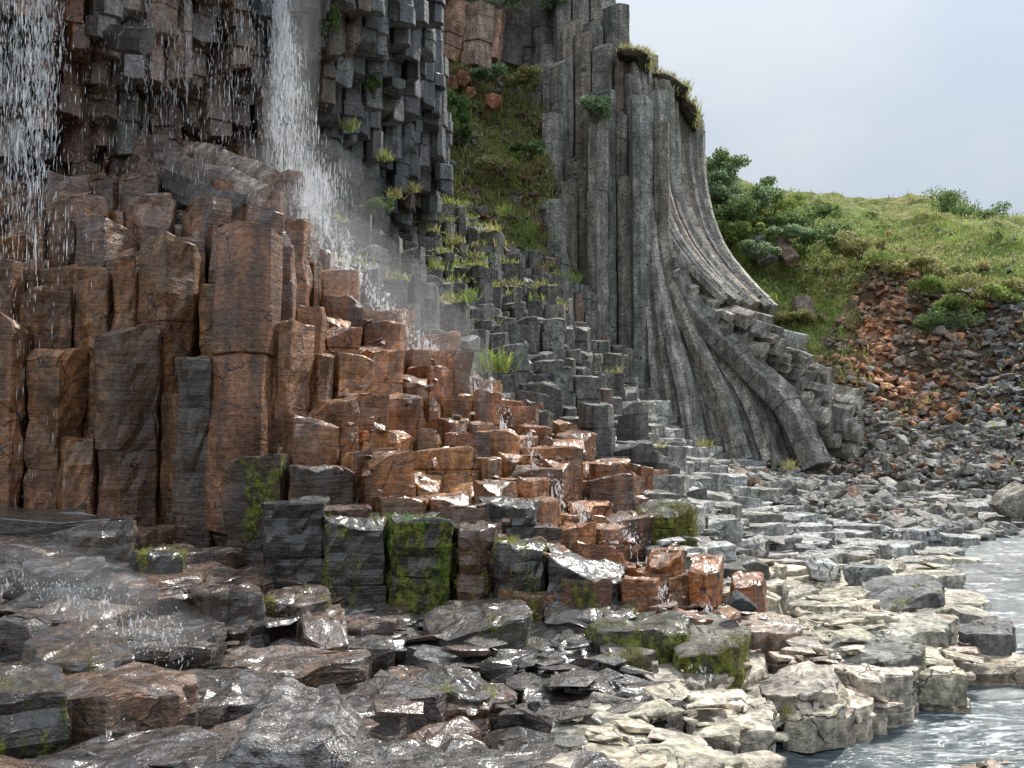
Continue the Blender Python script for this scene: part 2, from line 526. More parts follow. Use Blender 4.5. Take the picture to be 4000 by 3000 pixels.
# ---- field of broken columns: brown stairs, grey steps
def field():
    r = random.Random(3)
    def keep(x, Y):
        if Y < 9 or Y > 39.5: return False
        px = 512 + F * x / Y
        if px < -70 or px > 790: return False
        s = stations(px)
        return Y > s[3, 0] + .05 and (Y < s[9, 0] + .8)
    cells = voronoi(-14, 12, 9, 40, .67, .67, .33, r, keep)
    tops = {}
    data = []
    for p, poly in cells:
        z, px, py, s = land(*p)
        fr = np.interp(p[1], s[:, 0], np.arange(10))
        data.append((p, poly, z, px, py, s, fr))
    for p, poly, z, px, py, s, fr in data:
        Y = p[1]
        brown = fr < 7.0 + r.uniform(-.25, .25) and not (px > 655 and fr > 5.2)
        if px < 300: brown = True
        if px > 765: continue
        if fr > 7.3 and px > 640: continue        # grey shelf there
        zq = z + r.uniform(-.22, .16) * (1 if brown else .8)
        if brown and px < 290 and fr < 5.3: zq += r.uniform(-1.1, .5) if r.random() < .62 else -r.uniform(1.0, 2.6)
        # lowest the camera side falls to
        f2 = max(3.0, fr - 1.1)
        zl = min(land(p[0], max(Y - 1.6, s[3, 0] - .4))[0], z) - 1.2
        mb = MB()
        if brown:
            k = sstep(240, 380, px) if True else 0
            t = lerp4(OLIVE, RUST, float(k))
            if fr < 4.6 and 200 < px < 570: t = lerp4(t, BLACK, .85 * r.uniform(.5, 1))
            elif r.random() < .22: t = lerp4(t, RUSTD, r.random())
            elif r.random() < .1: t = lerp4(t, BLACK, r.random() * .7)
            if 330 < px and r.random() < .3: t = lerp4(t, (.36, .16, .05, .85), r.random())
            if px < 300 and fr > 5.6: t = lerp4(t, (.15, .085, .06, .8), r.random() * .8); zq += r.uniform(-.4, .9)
            t = vary(t, r, .2)
            moss = .0
            if fr < 4.5 and 250 < px < 600: moss = r.choice((0, .1, .35, .5))
            if fr < 4.3 and px < 120: moss = r.choice((0, 0, .3))
            jr = (.5, 1.4) if px > 310 else (2.0, 6.0)
            c, L = loop_of(poly, r, r.uniform(.01, .035), ragged=.018, sub=(.04, .28, .5, .72, .96))
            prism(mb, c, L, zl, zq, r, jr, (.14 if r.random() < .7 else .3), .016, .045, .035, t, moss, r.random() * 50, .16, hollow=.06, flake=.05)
            keepit("brown_column", mb, (c[0], c[1], zl), zq, .67)
        else:
            near = float(sstep(8.2, 7.0, fr))
            t = lerp4((.155, .147, .128, .05), GREYD, near * .7 + .3 * r.random())
            if r.random() < .08: t = lerp4(t, (.17, .10, .065, .1), .8)
            t = vary(t, r, .22)
            zq += (r.uniform(-.45, .45) + .9 * fbm1((p[0] * .55, p[1] * .55, 2.0), 2, 31)) * float(sstep(690, 600, px) * .85 + .15)
            c, L = loop_of(poly, r, r.uniform(.02, .07), ragged=.02)
            if r.random() < .35: L = L * .97
            prism(mb, c, L, zl, zq, r, (.3, 1.3), .2, .014, .035, .04, t, .06 if r.random() < .2 else 0, r.random() * 50, .3, flake=.03)
            keepit("grey_column", mb, (c[0], c[1], zl), zq, .67)
field()

# ---- hanging columns of the overhanging wall (their broken undersides face the pool)
HANG = {
 -120: [(14.6, -70), (15.6, 20), (16.6, 100), (17.6, 200), (18.4, 222)],
 0:   [(15.0, -70), (15.9, 20), (16.8, 100), (17.7, 195), (18.4, 218)],
 100: [(16.0, -70), (16.9, 25), (17.6, 85), (18.4, 150), (19.2, 195)],
 200: [(17.2, -70), (18.1, 25), (18.8, 85), (19.6, 140), (20.4, 176)],
 270: [(18.0, -70), (18.9, 20), (19.9, 90), (21.0, 160), (22.4, 205)],
 340: [(18.6, -80), (20.0, 20), (21.8, 100), (23.8, 185), (25.6, 225)],
 400: [(20.6, -80), (22.0, 10), (24.4, 110), (26.8, 190), (29.0, 235)],
 450: [(23.0, -80), (24.4, -10), (26.6, 100), (28.8, 190), (31.0, 250)],
}
HK = sorted(HANG); HA = np.array([HANG[k] for k in HK], float)
def hang(x, Y):
    px = 512 + F * x / Y * .985
    for _ in range(2):
        i = int(np.clip(np.searchsorted(HK, px) - 1, 0, len(HK) - 2))
        t = min(1, max(0, (px - HK[i]) / (HK[i + 1] - HK[i])))
        s = HA[i] * (1 - t) + HA[i + 1] * t
        y = float(np.interp(Y, s[:, 0], s[:, 1]))
        p = at(px, y, Y)
        px += (x - p.x) / Y * F
    return at(px, y, Y).z, px, y, s

def hangs():
    r = random.Random(5)
    def keep(x, Y):
        px = 512 + F * x / Y
        if px < -60 or px > 436 - 8 * math.sin(Y * 1.3): return False
        z, px, y, s = hang(x, Y)
        return s[0, 0] - .2 < Y < s[4, 0] + .3
    for p, poly in voronoi(-14, 1, 14, 32, .54, .54, .27, r, keep):
        z, px, y, s = hang(*p)
        z += r.uniform(-.6, .6)
        # stepped blocks: break lines roughly level
        zt = z + r.uniform(2.2, 3.2)
        mb = MB()
        if px < 265:
            t = lerp4((.25, .14, .09, .9), (.21, .185, .17, .9), r.random())
            if 40 < px < 84: t = lerp4((.26, .10, .045, .9), t, r.random() * .4)
            if px > 215 and r.random() < .6: t = (.10, .055, .036, .9)
        else:
            t = lerp4((.06, .062, .068, .55), (.14, .14, .14, .3), r.random())
            if r.random() < .07: t = (.11, .08, .055, .3)
        t = vary(t, r, .25)
        c, L = loop_of(poly, r, .018, ragged=.02)
        prism(mb, c, L, z, zt, r, (.25, .7), .3, .012, .04, .07, t, .25 if (270 < px < 335 and r.random() < .4) else 0, r.random() * 50, .3, flip=True)
        keepit("hanging_column", mb, (c[0], c[1], z), z + .3, .62)
hangs()

# ---- the tall straight wall and the upper tier
TALL = {540: (37.0, 235), 556: (37.4, 150), 575: (37.6, 118), 595: (37.8, 95), 615: (38.0, 62), 640: (38.2, 55), 662: (38.6, 60)}
def talls():
    r = random.Random(9)
    ks = sorted(TALL)
    def keep(x, Y):
        px = 512 + F * x / Y * .99
        return 536 < px < 668 and 36.9 < Y < 41.6
    for p, poly in voronoi(.5, 7.6, 36.5, 42, .80, .80, .2, r, keep):
        x, Y = p
        px = 512 + F * x / (Y + .35)
        y = float(np.interp(px, ks, [TALL[k][1] for k in ks]))
        y0 = float(np.interp(px, ks, [TALL[k][0] for k in ks]))
        if Y < y0: y = 470 - 90 * r.random() ** 2 if r.random() < .25 else y + r.uniform(10, 120)
        elif Y < y0 + 1.0: y = y + r.uniform(0, 55)
        elif px < 622:
            y = y - 30 - (Y - y0 - 1.0) * 55 + r.uniform(-10, 18)
            y = max(y, -45 if px < 612 else 8)
        elif Y < y0 + 2: y = y + r.uniform(-4, 10)
        else: continue
        zt = at(px, y, Y).z
        zb = land(x, min(Y, 38))[0] - 1.6
        mb = MB()
        t = lerp4((.30, .28, .24, .02), (.19, .18, .16, .02), r.random())
        if r.random() < .12: t = lerp4(t, (.22, .165, .12, .02), .6)
        t = vary(t, r, .22)
        c, L = loop_of(poly, r, .03, ragged=.012)
        t = vary(t, r, .2)
        prism(mb, c, L, zb, zt, r, (.4, 3.2), .12, .014, .03, .02, t, 0, r.random() * 50, .7, hollow=.035)
        keepit("tall_column", mb, (c[0], c[1], zb), zt, .8)
talls()

# ---- swept columns
def sweep(mb, pts, rad, nside, r, col, flat=1.0, joint=.9, taper=1.0, rough=.03, a0=None):
    P = np.array([tuple(p) for p in pts], float)
    # resample
    d = np.r_[0, np.cumsum(np.linalg.norm(np.diff(P, axis=0), axis=1))]
    n = max(3, int(d[-1] / .45))
    T = np.linspace(0, d[-1], n)
    P = np.column_stack([np.interp(T, d, P[:, k]) for k in range(3)])
    for _ in range(2):
        Q = P.copy(); Q[1:-1] = (P[:-2] + 2 * P[1:-1] + P[2:]) / 4; P = Q
    if a0 is None: a0 = r.uniform(0, 6.28)
    ang = a0 + (np.arange(nside) + np.array([r.uniform(-.18, .18) for _ in range(nside)])) * 2 * math.pi / nside
    rr = np.array([rad * r.uniform(.88, 1.1) for _ in range(nside)])
    # chamfered loop
    C = np.column_stack([np.cos(ang) * rr, np.sin(ang) * rr * flat])
    loop = []
    for i in range(nside):
        a, b = C[i], C[(i + 1) % nside]
        for t in (.05, .95): loop.append(a + (b - a) * t)
    loop = np.array(loop); M = len(loop)
    V, kinds = [], []
    nextj = r.uniform(.3, 1) * joint; s = 1.0; o = np.zeros(2)
    ref = np.array((0.0, 1.0, 0.0))
    for k in range(n):
        tg = P[min(k + 1, n - 1)] - P[max(k - 1, 0)]; tg /= np.linalg.norm(tg)
        u = np.cross(tg, ref); u /= np.linalg.norm(u); v_ = np.cross(u, tg)
        tp = 1 + (taper - 1) * k / (n - 1)
        rows = [(0, s)]
        if T[k] > nextj and 0 < k < n - 1:
            s2 = 1 + r.uniform(-.05, .05); o2 = np.array([r.uniform(-.03, .03), r.uniform(-.03, .03)]) * rad * 1.2
            rows = [(-.02, s), (0, min(s, s2) * .94), (.02, s2)]
            s = s2; o = o2; nextj += r.uniform(.35, 1.6) * joint
        for (dz, sc) in rows:
            q = loop * sc * tp + o
            V.append(P[k] + tg * dz + q[:, :1] * u + q[:, 1:] * v_)
    nr = len(V)
    V.append(P[:1] - 0.0); V.append(P[-1:])
    V = np.concatenate(V)
    V += (np.column_stack([vnoise(V * 2.3, q) for q in (1, 2, 3)]) * rough + np.column_stack([vnoise(V * 7, q) for q in (4, 5, 6)]) * rough * .5)
    Fc = []
    for k in range(nr - 1):
        a, b = k * M, (k + 1) * M
        for i in range(M):
            j = (i + 1) % M
            Fc.append((a + i, b + i, b + j, a + j))
    for i in range(M):
        j = (i + 1) % M
        Fc.append((nr * M, i, j)); Fc.append((nr * M + 1, (nr - 1) * M + j, (nr - 1) * M + i))
    mb.add(V, Fc, col)

def bez(path, k):
    """Point at k (0..1) of a photo polyline of (px, py, depth)."""
    A = np.array(path, float)
    d = np.r_[0, np.cumsum(np.linalg.norm(np.diff(A[:, :2], axis=0), axis=1))]; d /= d[-1]
    return np.array([np.interp(k, d, A[:, q]) for q in range(3)])

def fans():
    r = random.Random(21)
    ks = np.linspace(0, 1, 12)
    def fan(left, right, n, rad, layer, kind, ends=(.0, .0), pale=.5, relief=.3, rust=.1):
        for i in range(n):
            f = (i + .5) / n
            e = 1 - r.uniform(*ends)
            b = r.uniform(0, .05); rel = r.uniform(-relief, relief)
            pts = []
            for k in np.linspace(b, e, 14):
                a, c = bez(left, k), bez(right, k)
                q = a + (c - a) * f
                pts.append(at(q[0], q[1], q[2] + layer + rel))
            t = lerp4((.22, .205, .18, .03), (.36, .335, .285, .02), r.random() * pale + .1)
            if r.random() < rust: t = lerp4(t, (.24, .17, .12, .02), .5)
            t = vary(t, r, .35)
            mb = MB()
            sweep(mb, pts, rad * r.uniform(.9, 1.2), r.choice((5, 5, 6)), r, t, joint=.8, a0=R(-90 + r.uniform(-22, 22)), rough=.022)
            items.append([kind, mb, pts[-1], *proj(sum(pts, Vector()) / len(pts))[:2], rad * 2 / pts[0].y * F * 2, pts[0].y])
    UL = [(634, 52, 38.6), (640, 140, 38.2), (648, 195, 37.8), (668, 240, 37.4), (696, 276, 37.0), (728, 305, 36.6)]
    UR = [(700, 118, 41.5), (703, 190, 41.2), (716, 240, 40.8), (742, 278, 40.2), (768, 304, 39.4), (776, 311, 39.0)]
    fan(UL, UR, 15, .26, 0, "curved_column", (.0, .12))
    fan(UL, UR, 11, .36, .6, "curved_column", (.0, .06))
    LL = [(646, 175, 37.6), (648, 260, 37.3), (650, 350, 36.8), (655, 430, 36.4), (662, 468, 36.2)]
    LR = [(662, 225, 37.8), (684, 302, 37.4), (740, 358, 36.2), (788, 402, 35.0), (815, 466, 34.2)]
    fan(LL, LR, 15, .235, 0, "fan_column", (.0, .03), .45, .4, 0)
    fan(LL, LR, 10, .42, .8, "fan_column", (.0, .03), .25, .2, 0)
    for k_, (off, rad) in enumerate(((0, .56),)):
        pts = []
        for k in np.linspace(.12, 1, 14):
            q = bez(LR, k); pts.append(at(q[0] + off * k, q[1] + 2, q[2] - .35))
        mb = MB()
        sweep(mb, pts, rad, 5, r, (.19, .178, .155, .03), joint=1.5, a0=R(-80), rough=.03, taper=1.15)
        items.append(["fan_column", mb, pts[-1], *proj(pts[7])[:2], 60, pts[0].y])
    # straight ends of columns lying out of the wall towards the river
    TOPL = [(676, 262), (700, 284), (735, 312), (775, 318), (812, 352), (866, 398)]
    def zone(px):
        top = np.interp(px, [p[0] for p in TOPL], [p[1] for p in TOPL])
        bot = np.interp(px, [676, 700, 735, 790, 815, 870], [280, 302, 334, 378, 446, 456])
        return top, bot
    px = 678.0
    while px < 872:
        top, bot = zone(px)
        y = top + r.uniform(0, 8)
        while y < bot:
            Y = float(np.interp(px, [680, 780, 870], [37.6, 36.2, 34.9])) - (y - top) * .012
            e = at(px + r.uniform(-6, 6), y, Y - r.uniform(0, .9))
            ax = Vector((.40 + r.uniform(-.1, .1), -.86, -.34 + .30 * (y - 290) / 160 + r.uniform(-.08, .08))).normalized()
            Ln = r.uniform(1.6, 2.6)
            t = lerp4((.22, .21, .185, .03), (.42, .385, .32, .02), r.random())
            t = vary(t, r, .2)
            mb = MB()
            sweep(mb, [e - ax * Ln, e - ax * Ln * .5, e], .30 * r.uniform(.65, 1.35), r.choice((4, 5, 6)), r, t, flat=r.uniform(.42, .7), joint=.4, rough=.05)
            items.append(["lying_column", mb, e, *proj(e)[:2], .7 / Y * F, Y])
            y += r.uniform(7.5, 11.5)
        px += r.uniform(15, 24)
    # orange columns high in the alcove
    for (x0, y0, x1, y1, Y, rad, c) in ((428, -14, 452, 52, 41.3, .50, (.42, .18, .09, .02)), (447, 18, 462, 72, 41.0, .40, (.45, .19, .09, .02)),
            (462, 8, 446, 64, 41.0, .66, (.40, .23, .16, .02)), (480, 10, 476, 72, 40.8, .74, (.42, .29, .22, .02)), (497, 14, 490, 62, 41.2, .5, (.44, .27, .19, .02)),
            (440, -20, 470, 30, 41.8, .5, (.2, .09, .05, .02)), (418, -10, 425, 60, 40.5, .5, (.10, .09, .085, .05)), (512, 20, 508, 70, 41.6, .6, (.12, .10, .09, .02)),
            (528, 15, 526, 80, 41.8, .6, (.11, .10, .09, .02)), (542, 10, 541, 90, 41.4, .6, (.12, .11, .10, .02))):
        mb = MB()
        a, b = at(x0, y0, Y), at(x1, y1, Y - .5)
        sweep(mb, [a, (a + b) / 2, b], rad, 6, r, vary(c, r, .1), joint=1.2, rough=.04)
        items.append(["alcove_column", mb, b, *proj((a + b) / 2)[:2], rad * 2 / Y * F * 2, Y])
fans()

# ---- the shelf: jointed plates of worn rock
RUNOFF = [(560, 575), (660, 610), (745, 628), (830, 668), (880, 700), (960, 725)]
def shelf_tint(px, y, Y, r):
    wetline = np.interp(y, [560, 600, 640, 690, 730, 770], [600, 640, 640, 640, 585, 560])
    dry = float(sstep(-25, 45, px - wetline + r.uniform(-20, 20)))
    t = lerp4(WETROCK, PALE if y > 560 else PALEG, dry)
    d = seg_dist((px, y), RUNOFF)
    if d < 34: t = lerp4(t, (.17, .085, .05, .8), (1 - d / 34) * .9 * r.uniform(.6, 1))
    if px > 930 and y > 640: t = lerp4(t, (.22, .12, .075, .5), .7 * r.random() + .2)
    if px < 470 and r.random() < .55: t = lerp4(t, (.12, .06, .03, 1), r.random())
    return t, dry

def shelf():
    r = random.Random(13)
    def inside(x, Y):
        px = 512 + F * x / Y
        if px < -110 or px > 1150: return False
        s = stations(px)
        if Y < s[0, 0] - .9: return False
        fr = np.interp(Y, s[:, 0], np.arange(10))
        if fr >= 9: return False
        if px > 655: ok = fr < 8.9 and not (fr > 3.2 and px < 655 + (fr - 3) * 0 )
        else: ok = fr < 3.05
        if px > 640 and fr > 7.2: ok = True
        return ok
    def keepn(x, Y):
        return Y <= 11.6 and inside(x, Y)
    def keepf(x, Y):
        return Y > 11.6 and inside(x, Y)
    cells = [(c, 1) for c in voronoi(-8, 10, 3.5, 14.5, 1.35, .74, .38, r, keepn)] + [(c, 0) for c in voronoi(-4, 22, 11, 40, 1.0, .82, .30, r, keepf)]
    for (p, poly), near in cells:
        z, px, y, s = land(*p)
        fr = np.interp(p[1], s[:, 0], np.arange(10))
        if px < 765 and 3.02 < fr < 7.0 and px <= 660: continue
        if z < ((.13 if px > 760 else .03) if near else -.08) or (px > 755 and p[1] < s[0, 0] + .5): continue
        amp = .045 if px > 560 else .06
        if px < 230 and p[1] < 8: amp = .16
        zq = z + r.uniform(-amp, amp) + .07 * fbm1((p[0] * .6, p[1] * .6, 3.0), 2, 8)
        if px > 650 and fr > 7.0: zq += r.uniform(-.18, .3) * (1 if px < 760 else .5)
        t, dry = shelf_tint(px, y, p[1], r)
        t = vary(t, r, .15)
        moss = r.choice((0, 0, .15, .35)) if (px < 640 and y < 720) else r.choice((0, 0, 0, .0, .3))
        def mossfn(W, top, ms):
            return np.where(top, ms * .15, ms)
        zb = min(zq - .5, land(p[0], max(p[1] - 1.0, s[0, 0]))[0] - .35)
        c, L = loop_of(poly, r, .025 if near else .03, ragged=.10, sub=(.1, .3, .5, .7, .9) if near else (.12, .5, .88))
        mb = MB()
        prism(mb, c, L, zb, zq, r, (.16, .5), .10 if px < 560 else .07, .022, .06 if near else .05, .06, t, moss, r.random() * 50, .09, hollow=.03, lam=.05, chips=(0, 0, 1, 1), slope=(.06, .4),
              rings=(.985, .86, .68, .5, .32, .15) if near else (.985, .7, .35), mossfn=mossfn)
        keepit("rock_slab", mb, (c[0], c[1], zb), zq, .8 if near else 1.0)
shelf()

# ------------------------------------------------------------------ stones
def hull_mesh(r, n=16, sq=(1, .8, .6), pw=.6, bev=.03):
    pts = []
    for _ in range(n):
        v = Vector((r.gauss(0, 1), r.gauss(0, 1), r.gauss(0, 1))).normalized()
        v = Vector([math.copysign(abs(c) ** pw, c) for c in v])
        pts.append((v.x * sq[0] * .5, v.y * sq[1] * .5, v.z * sq[2] * .5))
    bm = bmesh.new()
    vs_ = [bm.verts.new(p) for p in pts]
    res = bmesh.ops.convex_hull(bm, input=vs_)
    bmesh.ops.delete(bm, geom=[v for v in bm.verts if not v.link_faces], context='VERTS')
    bmesh.ops.bevel(bm, geom=list(bm.edges), offset=bev, segments=1, affect='EDGES')
    bm.verts.ensure_lookup_table()
    for i, v in enumerate(bm.verts): v.index = i
    V = np.array([v.co[:] for v in bm.verts]); Fc = [tuple(v.index for v in f.verts) for f in bm.faces]
    bm.free()
    return V, Fc
rs = random.Random(31)
HULLS = [hull_mesh(rs, rs.randint(9, 15), (1, rs.uniform(.6, .95), rs.uniform(.4, .75)), rs.uniform(.35, .75)) for _ in range(22)]

PLATES = [hull_mesh(rs, rs.randint(9, 14), (1, rs.uniform(.55, .8), rs.uniform(.10, .2)), .45, .006) for _ in range(14)]
def rotm(r):
    return np.array(Matrix.Rotation(r.uniform(-.5, .5), 3, 'X') @ Matrix.Rotation(r.uniform(-.5, .5), 3, 'Y') @ Matrix.Rotation(r.uniform(0, 6.28), 3, 'Z'))

def add_stone(mb, p, size, r, col, moss=0):
    V, Fc = HULLS[r.randrange(len(HULLS))]
    W = V * size @ rotm(r).T
    W = W + np.array(p) + (0, 0, size * .16)
    mb.add(W, Fc, col, moss)

def add_plate(mb, p, size, r, col):
    V, Fc = PLATES[r.randrange(len(PLATES))]
    M_ = np.array(Matrix.Rotation(r.uniform(-.16, .16), 3, 'X') @ Matrix.Rotation(r.uniform(-.16, .16), 3, 'Y') @ Matrix.Rotation(r.uniform(-.5, .5) + math.pi * (r.random() < .5), 3, 'Z'))
    mb.add(V * size @ M_.T + np.array(p), Fc, col)

# ---- the far slope
HILL = {   # depth, row from the rubble foot up to the skyline
 640: [(40.5, 480), (41.5, 400), (43, 300), (45, 220), (48, 160), (60, 150)],
 700: [(38.5, 478), (40, 400), (43, 300), (45, 215), (48, 172), (60, 165)],
 770: [(37, 474), (39.5, 390), (43, 310), (47, 240), (52, 196), (64, 192)],
 820: [(36, 470), (39.5, 380), (44, 310), (49, 240), (56, 202), (70, 194)],
 870: [(34, 478), (38.5, 380), (43, 320), (47, 262), (56, 215), (74, 202)],
 930: [(32, 498), (37, 400), (41, 330), (45, 272), (54, 222), (74, 199)],
 985: [(30, 520), (35, 410), (39, 340), (42, 282), (50, 228), (70, 211)],
 1040:[(28, 530), (33, 420), (37, 345), (40, 290), (47, 236), (66, 222)],
 1200:[(26, 535), (31, 430), (35, 350), (38, 300), (44, 240), (60, 228)],
}
HLK = sorted(HILL); HLA = np.array([HILL[k] for k in HLK], float)
def hill_at(px, k):
    """Point of the far slope: photo column px, k from 0 (foot) to 5 (skyline)."""
    i = int(np.clip(np.searchsorted(HLK, px) - 1, 0, len(HLK) - 2))
    t = min(1, max(0, (px - HLK[i]) / (HLK[i + 1] - HLK[i])))
    s = HLA[i] * (1 - t) + HLA[i + 1] * t
    return at(px, np.interp(k, range(6), s[:, 1]), np.interp(k, range(6), s[:, 0]))
def hill_k(px, y):
    i = int(np.clip(np.searchsorted(HLK, px) - 1, 0, len(HLK) - 2))
    t = min(1, max(0, (px - HLK[i]) / (HLK[i + 1] - HLK[i])))
    s = HLA[i] * (1 - t) + HLA[i + 1] * t
    return float(np.interp(-y, -s[:, 1], range(6)))

GREEN = (.15, .21, .05, 0); YELL = (.24, .23, .07, 0); SOILC = (.10, .075, .05, 0); ORNG = (.30, .105, .04, .02); DARKR = (.075, .07, .068, .05)
def hill_cover(px, y):
    """How grassy, how orange at a place of the slope."""
    lip = np.interp(px, [700, 780, 850, 880, 930, 1000, 1040], [420, 420, 300, 248, 275, 292, 300])
    g = float(1 - sstep(-10, 14, y - lip))
    g2 = float(sstep(880, 800, px)) * float(sstep(420, 320, y)) * .75
    o = math.exp(-(seg_dist((px, y), [(905, 235), (900, 300), (880, 350), (905, 385), (950, 395)]) / 34) ** 2)
    n = fbm1((px * .022, y * .03, 1.0), 3, 21)
    return max(g, g2) * (1 if g > .5 else .75 + n), o * min(1.15, max(0.0, .75 + 1.9 * n))

def grid_mesh(fn, us, vs_, name, mat, smooth=False):
    P = np.array([[fn(u, v) for v in vs_] for u in us])     # nu, nv, 3+
    nu, nv = len(us), len(vs_)
    return P, [(i * nv + j, (i + 1) * nv + j, (i + 1) * nv + j + 1, i * nv + j + 1) for i in range(nu - 1) for j in range(nv - 1)]

def hill():
    us = np.linspace(640, 1190, 150); ks = np.r_[np.linspace(0, 4, 100), np.linspace(4.05, 5, 26)]
    P, Fc = grid_mesh(lambda u, k: tuple(hill_at(u, k)), us, ks, "hill", SOIL)
    V = P.reshape(-1, 3)
    n = fbm(V * .35, 4, 1); n2 = fbm(V * 1.6, 3, 2)
    C = np.zeros((len(V), 4))
    for i, p in enumerate(V):
        px, y, d = proj(p)
        g, o = hill_cover(px, y)
        c = lerp4(SOILC, lerp4(GREEN, YELL, float(np.clip(.4 + n[i], 0, 1))), g)
        c = lerp4(c, (.26, .12, .065, 0), o * .8 * (1 - g * .6))
        C[i] = c
    amp = np.tile(np.interp(ks, [0, 1, 3, 4, 5], [.3, .5, .9, .6, .5]), len(us))
    n3 = fbm(V * .8, 2, 15); V = V.copy(); V[:, 2] += n * amp * .9 + n2 * .16 + n3 * amp * .5; V[:, 1] -= n * amp * .9 + n3 * amp * .5
    # the skyline falls away behind
    back = np.array([np.array(V.reshape(len(us), len(ks), 3)[i, -1]) + (0, 60, -6) for i in range(len(us))])
    nv = len(ks); nb = len(V)
    V = np.concatenate([V, back]); C = np.concatenate([C, np.tile(GREEN, (len(us), 1))])
    Fc += [(i * nv + nv - 1, (i + 1) * nv + nv - 1, nb + i + 1, nb + i) for i in range(len(us) - 1)]
    mb = MB(); mb.add(V, Fc, C)
    o = link("hill", mb.mesh("hill", SOIL)); tag(o, "green and orange hillside beyond the curved columns", None, None, "structure")
    return P.reshape(-1, 3)
hill()
def hill_pt(px, y):
    p = hill_at(px, hill_k(px, y))
    n = fbm1(p * .35, 4, 1); n2 = fbm1(p * 1.6, 3, 2)
    amp = float(np.interp(hill_k(px, y), [0, 1, 3, 4, 5], [.3, .5, .9, .6, .5]))
    n3 = fbm1(p * .8, 2, 15)
    return Vector((p.x, p.y - n * amp * .9 - n3 * amp * .5, p.z + n * amp * .9 + n2 * .16 + n3 * amp * .5))

# ---- alcove slope (grass and rubble between the hanging and the tall columns)
ALC = {400: [(28, 245), (32, 190), (36, 120), (40, 40), (42, -40)],
       440: [(30.5, 262), (33.5, 200), (37, 120), (41, 40), (43, -40)],
       490: [(33, 262), (35.5, 200), (38.5, 120), (42, 50), (43.5, -40)],
       545: [(35.5, 300), (37, 220), (39, 130), (42, 60), (43, -40)],
       600: [(38.5, 300), (40, 220), (41, 130), (42.5, 60), (43, -40)],
       720: [(41.5, 300), (42, 220), (42.5, 150), (43, 100), (44, 60)]}
AK = sorted(ALC); AA = np.array([ALC[k] for k in AK], float)
def alc_s(px):
    i = int(np.clip(np.searchsorted(AK, px) - 1, 0, len(AK) - 2))
    t = min(1, max(0, (px - AK[i]) / (AK[i + 1] - AK[i])))
    return AA[i] * (1 - t) + AA[i + 1] * t
def alc_pt(px, y):
    s = alc_s(px)
    Y = float(np.interp(-y, -s[:, 1], s[:, 0]))
    p = at(px, y, Y); n = fbm1(p * .6, 3, 6)
    return Vector((p.x, p.y - n * .5, p.z + n * .35))
def alcove():
    us = np.linspace(400, 606, 60); ks = np.linspace(0, 1, 70)
    def fn(u, k):
        s = alc_s(u)
        y = s[0, 1] + (s[4, 1] - s[0, 1]) * k
        return tuple(alc_pt(u, y))
    P, Fc = grid_mesh(fn, us, ks, "", SOIL)
    V = P.reshape(-1, 3)
    n = fbm(V * .9, 3, 3)
    C = np.array([lerp4((.11, .09, .07, 0), (.19, .22, .06, 0), float(np.clip(.35 + n[i] * 1.3, 0, 1))) for i in range(len(V))])
    mb = MB(); mb.add(V, Fc, C)
    o = link("alcove_slope", mb.mesh("alcove_slope", SOIL)); tag(o, "steep grassy slope in the alcove of the cliff", None, None, "structure")
alcove()

# ---- cliff body behind the columns, ground under everything, river
def cliff():
    pts_top = []
    ctrl = [(-200, 19.0), (0, 19.4), (100, 20.0), (200, 21.2), (270, 23.2), (340, 26.4), (392, 29.8), (418, 31.6), (430, 37), (434, 40)]
    us = np.r_[np.linspace(-200, 392, 50), np.linspace(396, 434, 14)]; ys = np.linspace(320, -110, 40)
    def fn(u, y):
        Y = np.interp(u, [c[0] for c in ctrl], [c[1] for c in ctrl])
        return tuple(at(u, y, Y + .2))
    P, Fc = grid_mesh(fn, us, ys, "", ROCK)
    V = P.reshape(-1, 3).copy(); n = fbm(V * .8, 3, 4); V[:, 1] += n * .15
    mb = MB(); mb.add(V, Fc, (.045, .038, .032, .3))
    # the plateau on top, reaching back
    top = np.array([np.array(P[i, -1]) for i in range(len(us))])
    lip = top + np.array([(0, -3.2, .0)] * len(us))
    V2 = np.concatenate([lip, top + (0, 14, 1.5), top + (0, 60, 4)]); nu = len(us)
    F2 = [(r_ * nu + i, r_ * nu + i + 1, (r_ + 1) * nu + i + 1, (r_ + 1) * nu + i) for r_ in (0, 1) for i in range(nu - 1)]
    mb.add(V2, F2, (.06, .07, .03, 0))
    # behind the tall wall and the curved columns
    us = np.linspace(440, 704, 30)
    def fn2(u, k):
        y = np.interp(k, [0, 1], [480, np.interp(u, [440, 610, 622, 650, 690, 704], [-45, -45, 52, 62, 96, 130])])
        return tuple(at(u, y, np.interp(u, [440, 540, 640, 704], [44.5, 42.2, 41.0, 42.4]) + k * .3))
    P, Fc = grid_mesh(fn2, us, np.linspace(0, 1, 20), "", ROCK)
    mb.add(P.reshape(-1, 3), Fc, (.08, .077, .07, .1))
    top = np.array([np.array(P[i, -1]) for i in range(len(us))]); nu = len(us)
    V2 = np.concatenate([top, top + (0, 3, .0), top + (0, 30, -3)])
    F2 = [(r_ * nu + i, r_ * nu + i + 1, (r_ + 1) * nu + i + 1, (r_ + 1) * nu + i) for r_ in (0, 1) for i in range(nu - 1)]
    mb.add(V2, F2, (.06, .07, .03, 0))
    o = link("cliff", mb.mesh("cliff", ROCK)); tag(o, "dark basalt cliff behind the columns", None, None, "structure")
cliff()

